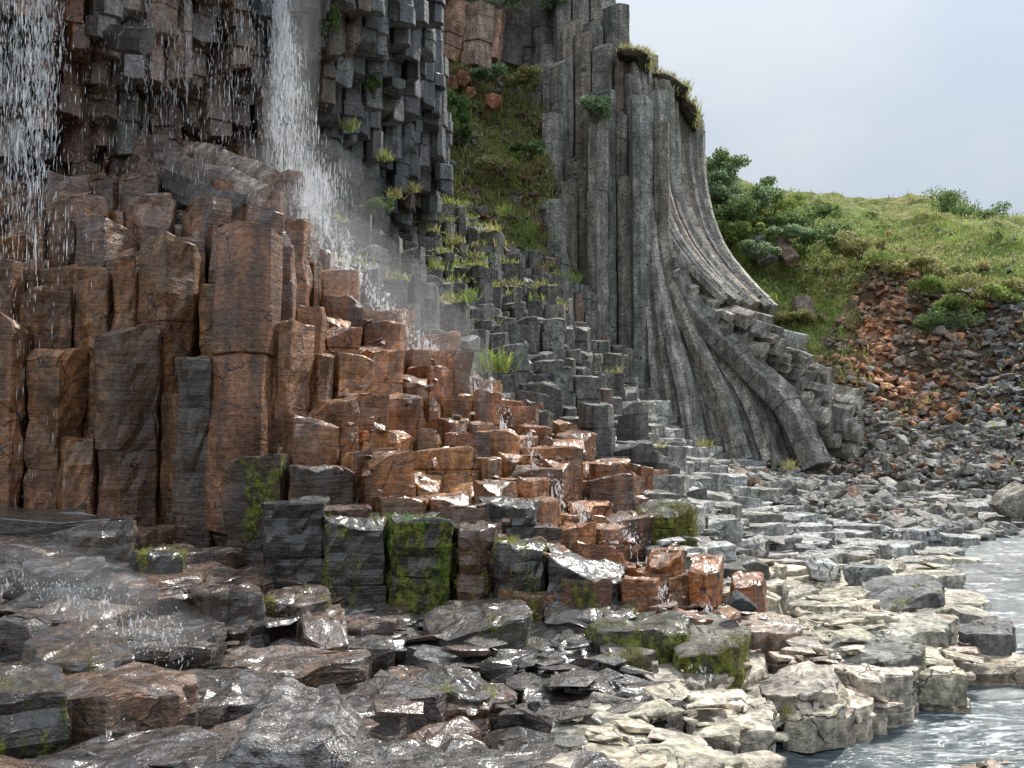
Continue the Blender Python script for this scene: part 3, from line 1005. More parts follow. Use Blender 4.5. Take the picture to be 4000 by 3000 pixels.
def ground():
    xs = np.linspace(-16, 30, 116); Ys = np.r_[np.linspace(2.5, 14, 60), np.linspace(14.4, 42, 60)]
    V = []
    for x in xs:
        for Y in Ys:
            px = 512 + F * x / Y
            z = min(land(x, Y)[0], land(x, max(2.5, Y - 1.0))[0], land(x, max(2.5, Y - 2.0))[0] if Y > 9 else 9, land(x, max(2.5, Y - 3.0))[0] if Y > 9 else 9) - .5
            V.append((x, Y, max(z, -1.0)))
    nv = len(Ys)
    Fc = [(i * nv + j, (i + 1) * nv + j, (i + 1) * nv + j + 1, i * nv + j + 1) for i in range(len(xs) - 1) for j in range(nv - 1)]
    mb = MB(); mb.add(V, Fc, (.05, .043, .036, .4))
    o = link("ground", mb.mesh("ground", ROCK)); tag(o, "dark bedrock under the shelf", None, None, "structure")
    # outer land to the horizon
    mb = MB()
    S = 1500
    mb.add([(-S, -S, -1.2), (S, -S, -1.2), (S, S, -1.2), (-S, S, -1.2)], [(0, 1, 2, 3)], (.06, .07, .035, 0))
    o = link("terrain", mb.mesh("terrain", SOIL)); tag(o, "low land around the gorge", None, None, "structure")
    # river
    nx, ny = 260, 330
    xs = np.linspace(-3, 34, nx); ys = np.r_[np.linspace(2, 12, 190), np.linspace(12.1, 44, ny - 190)]
    X, Yg = np.meshgrid(xs, ys, indexing='ij')
    q = np.column_stack([X.ravel(), Yg.ravel(), np.zeros(nx * ny)])
    z = .075 * fbm(q * (.9, 2.2, 1), 4, 2) + .02 * fbm(q * (3, 7, 1), 3, 7)
    q[:, 2] = z
    Fc = [(i * ny + j, (i + 1) * ny + j, (i + 1) * ny + j + 1, i * ny + j + 1) for i in range(nx - 1) for j in range(ny - 1)]
    mb = MB(); mb.add(q, Fc, (.1, .1, .1, 1))
    o = link("river", mb.mesh("river", RIVER, smooth=True)); tag(o, "rippled river water beside the rock shelf", None, None, "structure")
ground()

# ------------------------------------------------------------------ vegetation helpers
def colours(cols, n, g, k=.25):
    C = np.array(cols, float)[g.integers(0, len(cols), n)]
    f = 1 + g.uniform(-k, k, (n, 1))
    C[:, :3] *= f * (1 + g.uniform(-.06, .06, (n, 3)))
    return C

def quads(n, m, first=0):
    """Faces of n cards of m vertices each."""
    return [tuple(range(i * m, i * m + m)) for i in range(n)]

def leaf_cards(mb, centres, size, r, cols, up=.3, narrow=.55, face=None):
    n = len(centres)
    if not n: return
    g = np.random.default_rng(r.randrange(1 << 30))
    c = np.array([tuple(q) for q in centres])
    s = size * g.uniform(.6, 1.35, (n, 1))
    nn = g.normal(size=(n, 3)) + (0, 0, up)
    if face is not None: nn = nn * .35 + face
    nn /= np.linalg.norm(nn, axis=1, keepdims=True)
    u = np.cross(nn, g.normal(size=(n, 3))); u /= np.linalg.norm(u, axis=1, keepdims=True)
    v = np.cross(nn, u)
    V = np.stack([c - u * s, c + v * s * narrow + nn * s * .12, c + u * s, c - v * s * narrow + nn * s * .12], 1).reshape(-1, 3)
    mb.add(V, quads(n, 4), np.repeat(colours(cols, n, g), 4, 0))

def blades(mb, p, n, h, spread, r, cols, lean=(0, 0), wd=.014):
    g = np.random.default_rng(r.randrange(1 << 30))
    b = np.array(tuple(p)) + np.column_stack([g.normal(0, spread, n), g.normal(0, spread, n), np.zeros(n)])
    hh = h * g.uniform(.5, 1.2, (n, 1))
    d = np.column_stack([g.normal(lean[0], .45, n), g.normal(lean[1], .45, n), np.ones(n)]); d /= np.linalg.norm(d, axis=1, keepdims=True)
    m = b + d * hh * .6
    e = b + d * hh + np.column_stack([d[:, 0] * .5, d[:, 1] * .5, np.full(n, -.25)]) * hh * .5
    a = g.uniform(0, 6.28, n); s = np.column_stack([np.cos(a), np.sin(a), np.zeros(n)]) * wd
    V = np.stack([b - s, b + s, m + s * .8, e, m - s * .8], 1).reshape(-1, 3)
    F_ = []
    for i in range(n): F_ += [(i * 5, i * 5 + 1, i * 5 + 2, i * 5 + 4), (i * 5 + 4, i * 5 + 2, i * 5 + 3)]
    mb.add(V, F_, np.repeat(colours(cols, n, g), 5, 0))

GR1 = [(.24, .33, .08, 0), (.28, .36, .08, 0), (.18, .27, .06, 0), (.34, .34, .12, 0)]
GR2 = [(.33, .33, .11, 0), (.38, .34, .14, 0), (.25, .28, .08, 0), (.40, .36, .19, 0)]
WILL = [(.26, .36, .18, 0), (.33, .43, .25, 0), (.19, .28, .13, 0)]
DKG = [(.15, .23, .08, 0), (.19, .27, .09, 0), (.12, .18, .06, 0)]

def bush(p, w_, h, r, cols, label, group, leaf=.06, n=1500, name="bush", cat="bush", hang_=0.0):
    p = Vector(p)
    root = tag(link(name, None, p), label, cat, group)
    sm = MB()
    lobes = [(Vector((r.uniform(-.5, .5) * w_, r.uniform(-.3, .3) * w_, r.uniform(.2, .75) * h)), r.uniform(.28, .5)) for _ in range(9)]
    for (l, q) in lobes[:6]:
        pts = [Vector((l.x * .15, l.y * .15, -.15)), l * .5 + Vector((0, 0, .05 * h)), l]
        sweep_simple(sm, pts, .022 * h + .008, r, (.07, .055, .045, 0))
    link("stem", sm.mesh("stem", STEM), (0, 0, 0), root)
    fm = MB()
    C = []
    for k in range(n):
        l, q = r.choice(lobes)
        v = Vector((r.gauss(0, 1), r.gauss(0, 1), r.gauss(0, 1))).normalized() * r.random() ** .4
        c = l + Vector((v.x * q * w_ * .5, v.y * q * w_ * .5, v.z * q * h * .62))
        if hang_: c.z -= abs(c.x) * hang_
        if c.z > -.1 * h - hang_ * w_: C.append(c)
    leaf_cards(fm, C, leaf, r, cols)
    link("foliage", fm.mesh("foliage", LEAF), (0, 0, 0), root)
    return root

def sweep_simple(mb, pts, rad, r, col):
    V = []; n = len(pts)
    for k, p in enumerate(pts):
        rr = rad * (1 - .7 * k / (n - 1))
        for i in range(5):
            a = i * 1.2566
            V.append(p + Vector((math.cos(a) * rr, math.sin(a) * rr, 0)))
    Fc = [(k * 5 + i, k * 5 + (i + 1) % 5, k * 5 + 5 + (i + 1) % 5, k * 5 + 5 + i) for k in range(n - 1) for i in range(5)]
    mb.add([tuple(v) for v in V], Fc, col)

# ------------------------------------------------------------------ loose stones
def rubble():
    r = random.Random(41)
    big, rest = [], []
    def drop(px, y, base, size, col, moss=0):
        rest.append((tuple(base), size, col, moss, size / max(base[1], 1)))
    # grey talus at the river bend
    for _ in range(2600):
        px = r.uniform(690, 1075); k = r.random()
        y0 = np.interp(px, [690, 770, 830, 930, 1000, 1075], [470, 470, 415, 425, 430, 440])
        y1 = np.interp(px, [690, 770, 830, 930, 1000, 1075], [485, 520, 525, 540, 530, 520])
        y = y0 + (y1 - y0) * k
        kk = hill_k(px, y)
        if kk > .02: b = hill_pt(px, y)
        else:
            Y = float(np.interp(y, [455, 480, 505, 540], [38, 33, 27.5, 22.5]))
            b = at(px, y, Y)
            z = land(b.x, Y)[0]
            b.z = max(z + .02, -.1)
            if z < -.35: continue
        c = vary(lerp4(GREY, (.25, .24, .215, .02), r.random()), r, .2)
        if r.random() < .08: c = (.24, .15, .10, .02)
        drop(px, y, b, r.uniform(.16, .62) * (1.5 if r.random() < .08 else 1), c)
    # orange and dark rubble of the slope
    for _ in range(3600):
        px = r.uniform(770, 1090); y = r.uniform(232, 480)
        g, o = hill_cover(px, y)
        if r.random() < g * .93: continue
        if px < 800 and y < 330 and r.random() < .6: continue
        b = hill_pt(px, y)
        dark = float(sstep(930, 1010, px + (y - 350) * .15))
        c = lerp4((.30, .22, .16, .02), (.15, .145, .14, .05), dark)
        if y > 400: c = lerp4(c, (.17, .165, .15, .02), .7)
        if r.random() < o * 1.5: c = lerp4((.50, .22, .10, .02), (.42, .26, .17, .02), r.random())
        elif r.random() < .1: c = (.25, .115, .05, .02)
        if r.random() < .12: c = (.24, .22, .19, .02)
        drop(px, y, b, r.uniform(.15, .55) * (1.4 if r.random() < .1 else 1), vary(c, r, .2))
    # alcove
    for _ in range(330):
        px = r.uniform(415, 545); y = r.uniform(60, 300)
        if y > np.interp(px, [400, 545], [235, 290]): continue
        b = alc_pt(px, y)
        c = vary(r.choice(((.20, .10, .055, .02), (.10, .095, .09, .05), (.13, .12, .105, .05), (.16, .09, .06, .02))), r, .2)
        drop(px, y, b, r.uniform(.2, .7), c)
    # chips on the shelf and the steps
    for _ in range(620):
        px = r.uniform(500, 1000); Y = r.choice((r.uniform(6, 12), r.uniform(9, 30)))
        x = (px - 512) / F * Y
        z, ppx, y, s = land(x, Y)
        if z < .12 or y < 470 or (y < 660 and px < 655): continue
        t, dry = shelf_tint(ppx, y, Y, r)
        drop(px, y, (x, Y, z + .03), r.uniform(.04, .13) * (1.7 if Y > 15 else 1), vary(t, r, .2))
    for _ in range(170):
        px = r.uniform(330, 760); fr = r.uniform(4, 8.8); s = stations(px)
        Y = float(np.interp(fr, np.arange(10), s[:, 0])); x = (px - 512) / F * Y
        z = land(x, Y)[0]
        c = (.20, .09, .045, .8) if fr < 6.8 and px < 700 else (.15, .145, .13, .1)
        drop(px, 0, (x, Y, z + .02), r.uniform(.07, .2), vary(c, r, .3))
    rest.sort(key=lambda q: -q[4])
    for q in rest[:240]:
        mb = MB(); add_stone(mb, q[0], q[1], r, q[2], q[3])
        px, y, d = proj(q[0])
        o_ = q[2][0] > q[2][2] * 2.2
        items.append(["orange_stone" if o_ else "grey_stone", mb, q[0], px, y, q[1] / d * F, d])
    pm = MB()
    for _ in range(420):
        px = r.uniform(130, 960) if r.random() < .3 else r.uniform(560, 960); Y = r.choice((r.uniform(5.2, 10.5), r.uniform(5.2, 10.5), r.uniform(9, 26)))
        x = (px - 512) / F * Y
        z, ppx, y, s = land(x, Y)
        fr = float(np.interp(Y, s[:, 0], np.arange(10)))
        if z < .14 or (px < 660 and fr > 2.95): continue
        t, dry = shelf_tint(ppx, y, Y, r)
        add_plate(pm, (x, Y, z + r.uniform(.0, .09)), r.uniform(.12, .5) * (1.6 if Y > 12 else 1), r, vary(t, r, .25))
    tag(link("broken_plates", pm.mesh("broken_plates", ROCK)), "thin broken plates of rock strewn over the shelf", "rock plates", None, "stuff")
    mb = MB()
    for q in rest[240:]: add_stone(mb, q[0], q[1], r, q[2], q[3])
    tag(link("rubble", mb.mesh("rubble", ROCK)), "loose grey and orange rubble of small broken stones", "rubble", None, "stuff")
rubble()

# ------------------------------------------------------------------ distinct boulders, built one by one
def shaped_rock(name, poly_px, Y, depth, label, col, moss=0, cat="boulder", seed=1, top=.15, group=None, rag=.05):
    """A boulder whose front has the outline seen in the photo and a real depth behind it."""
    r = random.Random(seed)
    P = [at(px, py, Y) for px, py in poly_px]
    c = sum(P, Vector()) / len(P)
    pts = []
    n = len(P)
    for i in range(n):
        a, b = P[i], P[(i + 1) % n]
        for t in (0, .33, .67):
            q = a.lerp(b, t); q = q + (q - c) * r.uniform(-rag, rag) * .5
            pts.append(q)
    M = len(pts)
    rings = [(.0, .0), (.35, 0.02), (.72, .03), (.95, .06), (1.0, .16), (1.0, .45), (.95, .8), (.75, 1.0), (.3, 1.05), (0, 1.05)]
    V = []
    for sc, dp in rings:
        for q in pts:
            w_ = c + (q - c) * sc
            lift = top * max(0.0, dp - .1) * max(0, (q.z - c.z)) / max(.01, max(p.z for p in pts) - c.z)
            V.append((w_.x + dp * depth * w_.x / Y * .3, w_.y + dp * depth, w_.z + lift * depth))
    V = np.array(V)
    V += np.column_stack([fbm(V * 2.4 + seed, 3, k) for k in (1, 2, 3)]) * .05 * depth + np.column_stack([vnoise(V * 9, k) for k in (4, 5, 6)]) * .014
    Fc = [(k * M + i, k * M + (i + 1) % M, (k + 1) * M + (i + 1) % M, (k + 1) * M + i) for k in range(len(rings) - 1) for i in range(M)]
    # orient outwards
    ar = sum((P[i].x - c.x) * (P[(i + 1) % n].z - c.z) - (P[(i + 1) % n].x - c.x) * (P[i].z - c.z) for i in range(n))
    if ar > 0: Fc = [q[::-1] for q in Fc]
    mb = MB(); mb.add(V, Fc, col, moss)
    base = Vector((c.x, c.y + depth * .5, min(p.z for p in P)))
    return tag(link(name, mb.mesh(name, ROCK, base), base), label, cat, group)

MOTTLED = rock_material("smear_mottle", 2.2)
def mottle():
    t = MOTTLED.node_tree
    b_ = [n for n in t.nodes if n.type == 'BSDF_PRINCIPLED'][0]
    pos = [n for n in t.nodes if n.type == 'NEW_GEOMETRY'][0].outputs['Position']
    n = noise_(t, pos, 9, 7, .75)
    c = N(t, 'ShaderNodeValToRGB', {'Fac': n})
    e = c.color_ramp.elements; e[0].position = .38; e[0].color = (.012, .011, .010, 1); e[1].position = .64; e[1].color = (.36, .35, .34, 1)
    k = e.new(.5); k.color = (.11, .092, .08, 1)
    t.links.new(c.outputs[0], b_.inputs['Base Color'])
mottle()
for q in (("boulder", [(208, 800), (222, 756), (246, 744), (290, 750), (322, 746), (348, 764), (362, 800)], 5.0, .9, "pale mottled boulder form standing in for a blurred smear, nearest the camera", 6),):  # a blurred smear left by an erased figure, modelled as a boulder
    o = shaped_rock(q[0], q[1], q[2], q[3], q[4], (.17, .155, .145, .6), 0, seed=q[5], rag=.22)
    o.data.materials[0] = MOTTLED
WB, WBR = (.034, .027, .022, .75), (.085, .045, .024, .9)
def block(name, x0, x1, ytop, ybot, Y, depth, label, col, moss=0.0, cat="rock block", seed=1, tilt=.08, lam=.04, group=None, mosscol=None, drop=(0, 0)):
    """A jointed block: front between columns x0..x1 and rows ytop..ybot at depth Y, going back by depth."""
    r = random.Random(seed)
    zt = at((x0 + x1) / 2, ytop, Y + depth * .7).z; a, c = at(x0, ytop, Y), at(x1, ytop, Y); a.z = zt
    zb = min(at((x0 + x1) / 2, ybot, Y).z - .2, zt - .2)
    W_ = c.x - a.x
    sk = a.x / Y
    poly = [(a.x + W_ * .04, Y + r.uniform(0, .12)), (a.x + W_ * r.uniform(.4, .65), Y - r.uniform(.02, .12)), (c.x - W_ * .03, Y + r.uniform(0, .12) + drop[0]), (c.x + sk * depth * .5 + r.uniform(0, .1), Y + depth * .5),
            (c.x + sk * depth - W_ * .1, Y + depth), (a.x + sk * depth + W_ * .15, Y + depth * r.uniform(.85, 1.1)), (a.x + sk * depth * .5 - r.uniform(0, .08), Y + depth * .5)]
    cc, L = loop_of(poly, r, .0, ragged=.035, sub=(.03, .2, .4, .6, .8, .97))
    mb = MB()
    prism(mb, cc, L, zb, a.z, r, (.3, .9), tilt, .028, .05, .03, vary(col, r, .1), moss * .75, seed * 3.1, .08, hollow=.035, lam=lam * .5, rings=(.985, .9, .75, .55, .35, .15), chips=(0, 1, 1), slope=(.1, .5),
          mossfn=lambda W, top, ms: np.where(top, ms * .25, ms))
    base = Vector((cc[0], cc[1], zb))
    o = tag(link(name, mb.mesh(name, ROCK, base), base), label, cat, group, "thing")
    if moss > .3:
        V = np.concatenate(mb.v); g = np.random.default_rng(seed)
        q = V[(V[:, 1] < cc[1] - .1 * depth) & (V[:, 2] > zb + .1) & (V[:, 2] < a.z + .03)]
        if len(q):
            k = int(15000 * moss)
            p = q[g.integers(0, len(q), k)] + np.column_stack([g.normal(0, .018, k), g.normal(-.002, .004, k), g.normal(0, .03, k)])
            m = fbm(p * (5, 5, 1.1) + seed, 3, 2) + .5 * fbm(p * (14, 14, 9), 2, 5)
            p = p[m > .42 - .42 * moss]
            mm = MB(); leaf_cards(mm, p, .0048 * Y / 9, r, mosscol or MOSSC, .3, .7, (0, -.9, .45))
            if mm.n: link("moss", mm.mesh("moss", LEAF, base), (0, 0, 0), o)["kind"] = "stuff"
    return o
MOSSC = [(.28, .32, .03, 0), (.36, .36, .035, 0), (.17, .22, .025, 0), (.38, .34, .05, 0)]
MOSSG = [(.12, .30, .03, 0), (.19, .36, .04, 0), (.08, .2, .025, 0)]
MOSSB = [(.19, .18, .04, 0), (.12, .115, .03, 0), (.25, .26, .04, 0)]
BL = [
 ("mossy_block", 266, 326, 497, 586, 10.75, 1.2, "black wet flat topped block at the inland end of the lowest row", WB, .15, {}),
 ("mossy_block", 328, 388, 514, 606, 10.55, 1.1, "dark block streaked with hanging yellow moss, between two wet black blocks", WB, .62, {}),
 ("mossy_block", 390, 450, 515, 608, 10.35, 1.1, "dark overhung block covered in the brightest green moss", WB, .75, dict(mosscol=MOSSG)),
 ("column_stump", 455, 494, 522, 608, 10.3, 1.0, "dark column stump with a small cushion of moss on its front", WBR, .36, {}),
 ("mossy_block", 494, 546, 537, 606, 10.1, 1.1, "square dark block with moss trailing down its outer corner", WB, .5, {}),
 ("mossy_block", 481, 536, 497, 540, 10.9, 1.2, "broad near black block under the rusty steps with a thin wet top edge", WB, .2, {}),
 ("wedge_block", 546, 622, 553, 592, 9.95, 1.3, "dark wedge of rock with a pale wet sloping top on the brown stairs", WB, .1, dict(tilt=.2)),
 ("long_block", 544, 640, 594, 626, 9.6, 1.1, "long low dark block with a rust stained top beneath the wedge of rock", (.06, .04, .025, .9), .35, dict(mosscol=MOSSB)),
 ("mossy_boulder", 524, 604, 631, 666, 8.9, 1.1, "flat topped mossy block at the foot of the brown stairs, nearest the wet shelf", WB, .5, dict(mosscol=MOSSB)),
 ("mossy_boulder", 592, 692, 616, 664, 8.85, 1.1, "big dark boulder with a thick mossy flank above a smaller one", (.05, .045, .03, .3), .7, dict(mosscol=MOSSB)),
 ("mossy_boulder", 604, 652, 642, 678, 8.45, .7, "small mossy boulder tucked below the big moss flanked boulder", (.07, .06, .04, .3), .6, dict(mosscol=MOSSB)),
 ("mossy_boulder", 678, 746, 627, 682, 8.5, 1.2, "pale topped boulder whose front is one dark green carpet of moss", (.14, .125, .10, .05), .8, dict(mosscol=MOSSB)),
 ("mossy_block", 640, 696, 503, 538, 12.6, 1.1, "dark mossy block at the edge between rusty steps and grey shelf", (.05, .045, .03, .2), .8, dict(mosscol=MOSSB)),
 ("cube_block", 650, 685, 550, 582, 10.4, .8, "rusty cube of rock on the stairs, just inland of a smaller cube", RUST, 0, {}),
 ("cube_block", 690, 719, 557, 588, 10.2, .7, "smaller rusty cube of rock on the outer side of the larger cube", RUST, 0, {}),
 ("cube_block", 733, 765, 575, 600, 10.6, .7, "outermost rusty cube at the very tip of the stairs", RUST, 0, {}),
 ("long_block", 818, 929, 643, 676, 9.2, .9, "long cracked grey block with black lichen stains beside the runoff stream", (.15, .14, .12, .05), .35, dict(mosscol=MOSSB)),
 ("square_block", 963, 1014, 622, 655, 10.7, 1.0, "square grey block with black stains at the water edge, farthest out", (.13, .125, .115, .05), .15, {}),
 ("smooth_slab", 858, 952, 618, 637, 10.3, 1.4, "smooth cream coloured slab with a rounded grooved end", (.36, .33, .27, 0), .2, dict(lam=.01)),
 ("square_block", 846, 893, 564, 588, 13.9, 1.0, "squat pale grey block standing up from the middle of the pale shelf", (.20, .195, .18, .02), .1, {}),
 ("mossy_block", 860, 945, 582, 612, 12.4, 1.3, "broad grey shelf block with moss patches touching the river", (.16, .155, .14, .05), .45, {}),
 ("mossy_slab", 780, 850, 690, 712, 8.0, 1.0, "pale riverside slab with moss under its edge, beneath the runoff", (.30, .27, .22, .05), .4, {}),
 ("pale_slab", 690, 776, 700, 735, 7.4, 1.1, "large pale slab with split plates nearest the river", (.33, .30, .24, .02), .2, {}),
 ("pale_slab", 560, 650, 720, 768, 6.3, 1.0, "broad cream slab with golden moss on its broken edge", (.34, .31, .25, .1), .45, {}),
 ("pale_slab", 770, 838, 672, 700, 8.1, .9, "cream slab with a jagged outer edge beside the brown runoff", (.32, .29, .24, .05), .1, {}),
 ("corner_block", -40, 66, 660, 790, 5.5, 1.3, "large wet corner block hung with bright moss, nearest the camera", (.045, .03, .022, .9), .62, dict(lam=.08)),
 ("corner_block", 36, 132, 628, 678, 6.7, 1.3, "brown wet ledge block with a dark fringed front below the spray", (.07, .04, .026, .95), .35, dict(mosscol=MOSSB, tilt=.2)),
 ("corner_block", 84, 136, 706, 760, 5.7, .9, "dark squared block with a wet sheen standing beside a pool", (.05, .033, .022, .95), .15, {}),
 ("corner_block", 140, 196, 690, 742, 6.0, .9, "wet block with a cracked front next to the squared block", (.05, .033, .022, .95), .1, {}),
 ("mossy_block", 136, 182, 550, 574, 9.5, .8, "low block with a curtain of bright green moss under the brown wall", WB, .42, {}),
 ("ledge_block", 196, 262, 582, 612, 8.6, 1.1, "dripping ledge block with a glossy sloping top beyond the spray", (.07, .045, .03, 1), .2, dict(tilt=.25)),
 ("ledge_block", 60, 130, 522, 548, 10.4, 1.1, "long wet ledge right under the tall brown wall", (.07, .05, .036, 1), .1, dict(tilt=.25)),
 ("ledge_block", 30, 110, 556, 585, 9.0, 1.1, "wet ledge where the spray lands", (.06, .045, .036, 1), .1, dict(tilt=.2)),
 ("ledge_block", 264, 330, 588, 622, 8.9, 1.0, "brown wet ledge block with moss on its end", (.075, .04, .024, 1), .4, {}),
 ("ledge_block", 432, 532, 606, 640, 8.95, 1.1, "long wet block with a mossy edge under the lowest row", (.06, .045, .034, .95), .45, dict(mosscol=MOSSB)),
 ("ledge_block", 300, 350, 612, 640, 8.3, .9, "small cracked brown block at the edge of the shiny shelf", (.08, .045, .028, .95), .2, {}),
 ("ledge_block", 424, 490, 672, 694, 7.3, .8, "mossy edged plate alone in the shiny black shelf", (.05, .04, .03, .9), .5, {}),
]
for i, (nm, x0, x1, yt, yb, Y, dp, lb, c, ms, kw) in enumerate(BL):
    block(nm, x0, x1, yt, yb, Y, dp, lb, c, ms, seed=200 + i, cat="boulder" if "boulder" in nm else "rock slab" if "slab" in nm else "rock block", **kw)
shaped_rock("dark_stone", [(728, 606), (735, 598), (742, 597), (752, 602), (757, 609), (753, 614), (740, 613)], 9.4, .3, "small black angular stone lying alone on the rusty wet ledge", (.030, .032, .036, .1), 0, cat="stone", seed=61)
shaped_rock("round_stone", [(812, 570), (820, 563), (832, 562), (842, 568), (844, 578), (828, 582), (814, 580)], 13.7, .6, "smooth round pale stone beside the squat grey block", (.34, .335, .32, .02), 0, cat="stone", seed=62)
shaped_rock("tan_boulder", [(998, 506), (1010, 496), (1030, 488), (1050, 500), (1040, 516), (1010, 518)], 25.5, 1.2, "large tan boulder at the far bend of the river", (.25, .225, .18, .02), 0, seed=63)
# big columns and ledges at the head of the stairs
def bigcol(name, pts, rad, col, label, seed, flat=1.0, n=6):
    r = random.Random(seed); mb = MB()
    P = [at(*p) for p in pts]
    sweep(mb, P, rad, n, r, col, flat=flat, joint=1.8, rough=.05)
    tag(link(name, mb.mesh(name, ROCK, P[0]), P[0]), label, "rock column", None, "thing")
DB = (.075, .036, .02, .9)
bigcol("massive_column", [(234, 530, 12.5), (238, 400, 12.55), (242, 320, 12.6), (245, 262, 12.65), (247, 232, 12.7)], .44, (.165, .07, .028, .42), "broadest smooth reddish column of the brown wall, reaching the head of the stairs", 301)
for i, (p, rad, lb) in enumerate((([(190, 152, 17.6), (232, 164, 16.6), (270, 184, 15.6)], .25, "long pale wet ledge slab above the stairs, uppermost"), ([(178, 166, 17.2), (222, 180, 16.2), (262, 198, 15.3)], .26, "long pale wet ledge slab above the stairs, second one down"),
                        ([(165, 182, 16.8), (200, 196, 16.0), (236, 208, 15.2)], .26, "long brown wet ledge slab above the stairs, lowest one"), ([(96, 30, 17.2), (120, 42, 16.2), (148, 40, 15.9)], .28, "flat wet ledge jutting between curtain and veil, higher one"))):
    r = random.Random(320 + i); mb = MB(); P = [at(*q) for q in p]
    sweep(mb, P, rad, 6, r, (.34, .27, .225, .9) if i < 2 else (.085, .07, .064, 1), flat=.42, joint=1.0, rough=.05)
    tag(link("ledge_slab", mb.mesh("ledge_slab", ROCK, P[0]), P[0]), lb, "rock slab", None, "thing")
# leaning slabs on the far slope
for i, (p, rad, c, lb) in enumerate((([(752, 236, 45.5), (768, 262, 44.6)], .5, (.17, .16, .145, .02), "grey slab leaning on the far slope, nearest the curved columns"), ([(778, 240, 46.2), (792, 262, 44.8)], .4, (.24, .17, .125, .02), "larger brownish slab leaning on the far slope"), ([(800, 300, 43), (806, 318, 42.5)], .5, (.2, .15, .12, .02), "brown block stuck in the green slope below the leaning slabs"))):
    r = random.Random(340 + i); mb = MB(); P = [at(*q) for q in p]
    sweep(mb, [P[0], (P[0] + P[1]) / 2, P[1]], rad, 6, r, c, flat=.7, joint=1.2, rough=.05)
    tag(link("leaning_slab", mb.mesh("leaning_slab", ROCK, P[0]), P[0]), lb, "rock slab", None, "thing")
shaped_rock("orange_boulder", [(485, 95), (492, 92), (502, 95), (500, 103), (493, 108), (485, 103)], 37.6, .8, "single bright orange boulder resting on the alcove grass", (.36, .15, .075, 0), 0, seed=90)
for i, (x, y, s, lb) in enumerate(((447, 84, 12, "tilted rust coloured block under the orange alcove columns"), (462, 78, 9, "small rust block wedged beneath the streaked alcove column"),
                  (434, 76, 10, "rust block leaning at the inner edge of the alcove"), (470, 92, 7, "small orange block beside a grass cushion in the alcove"))):
    shaped_rock("rust_block", [(x - s, y + s * .4), (x - s * .4, y - s), (x + s * .7, y - s * .8), (x + s, y + s * .2), (x + s * .2, y + s)], 38.6, .8, lb, (.24, .105, .055, 0), 0, cat="rock block", seed=95 + i)

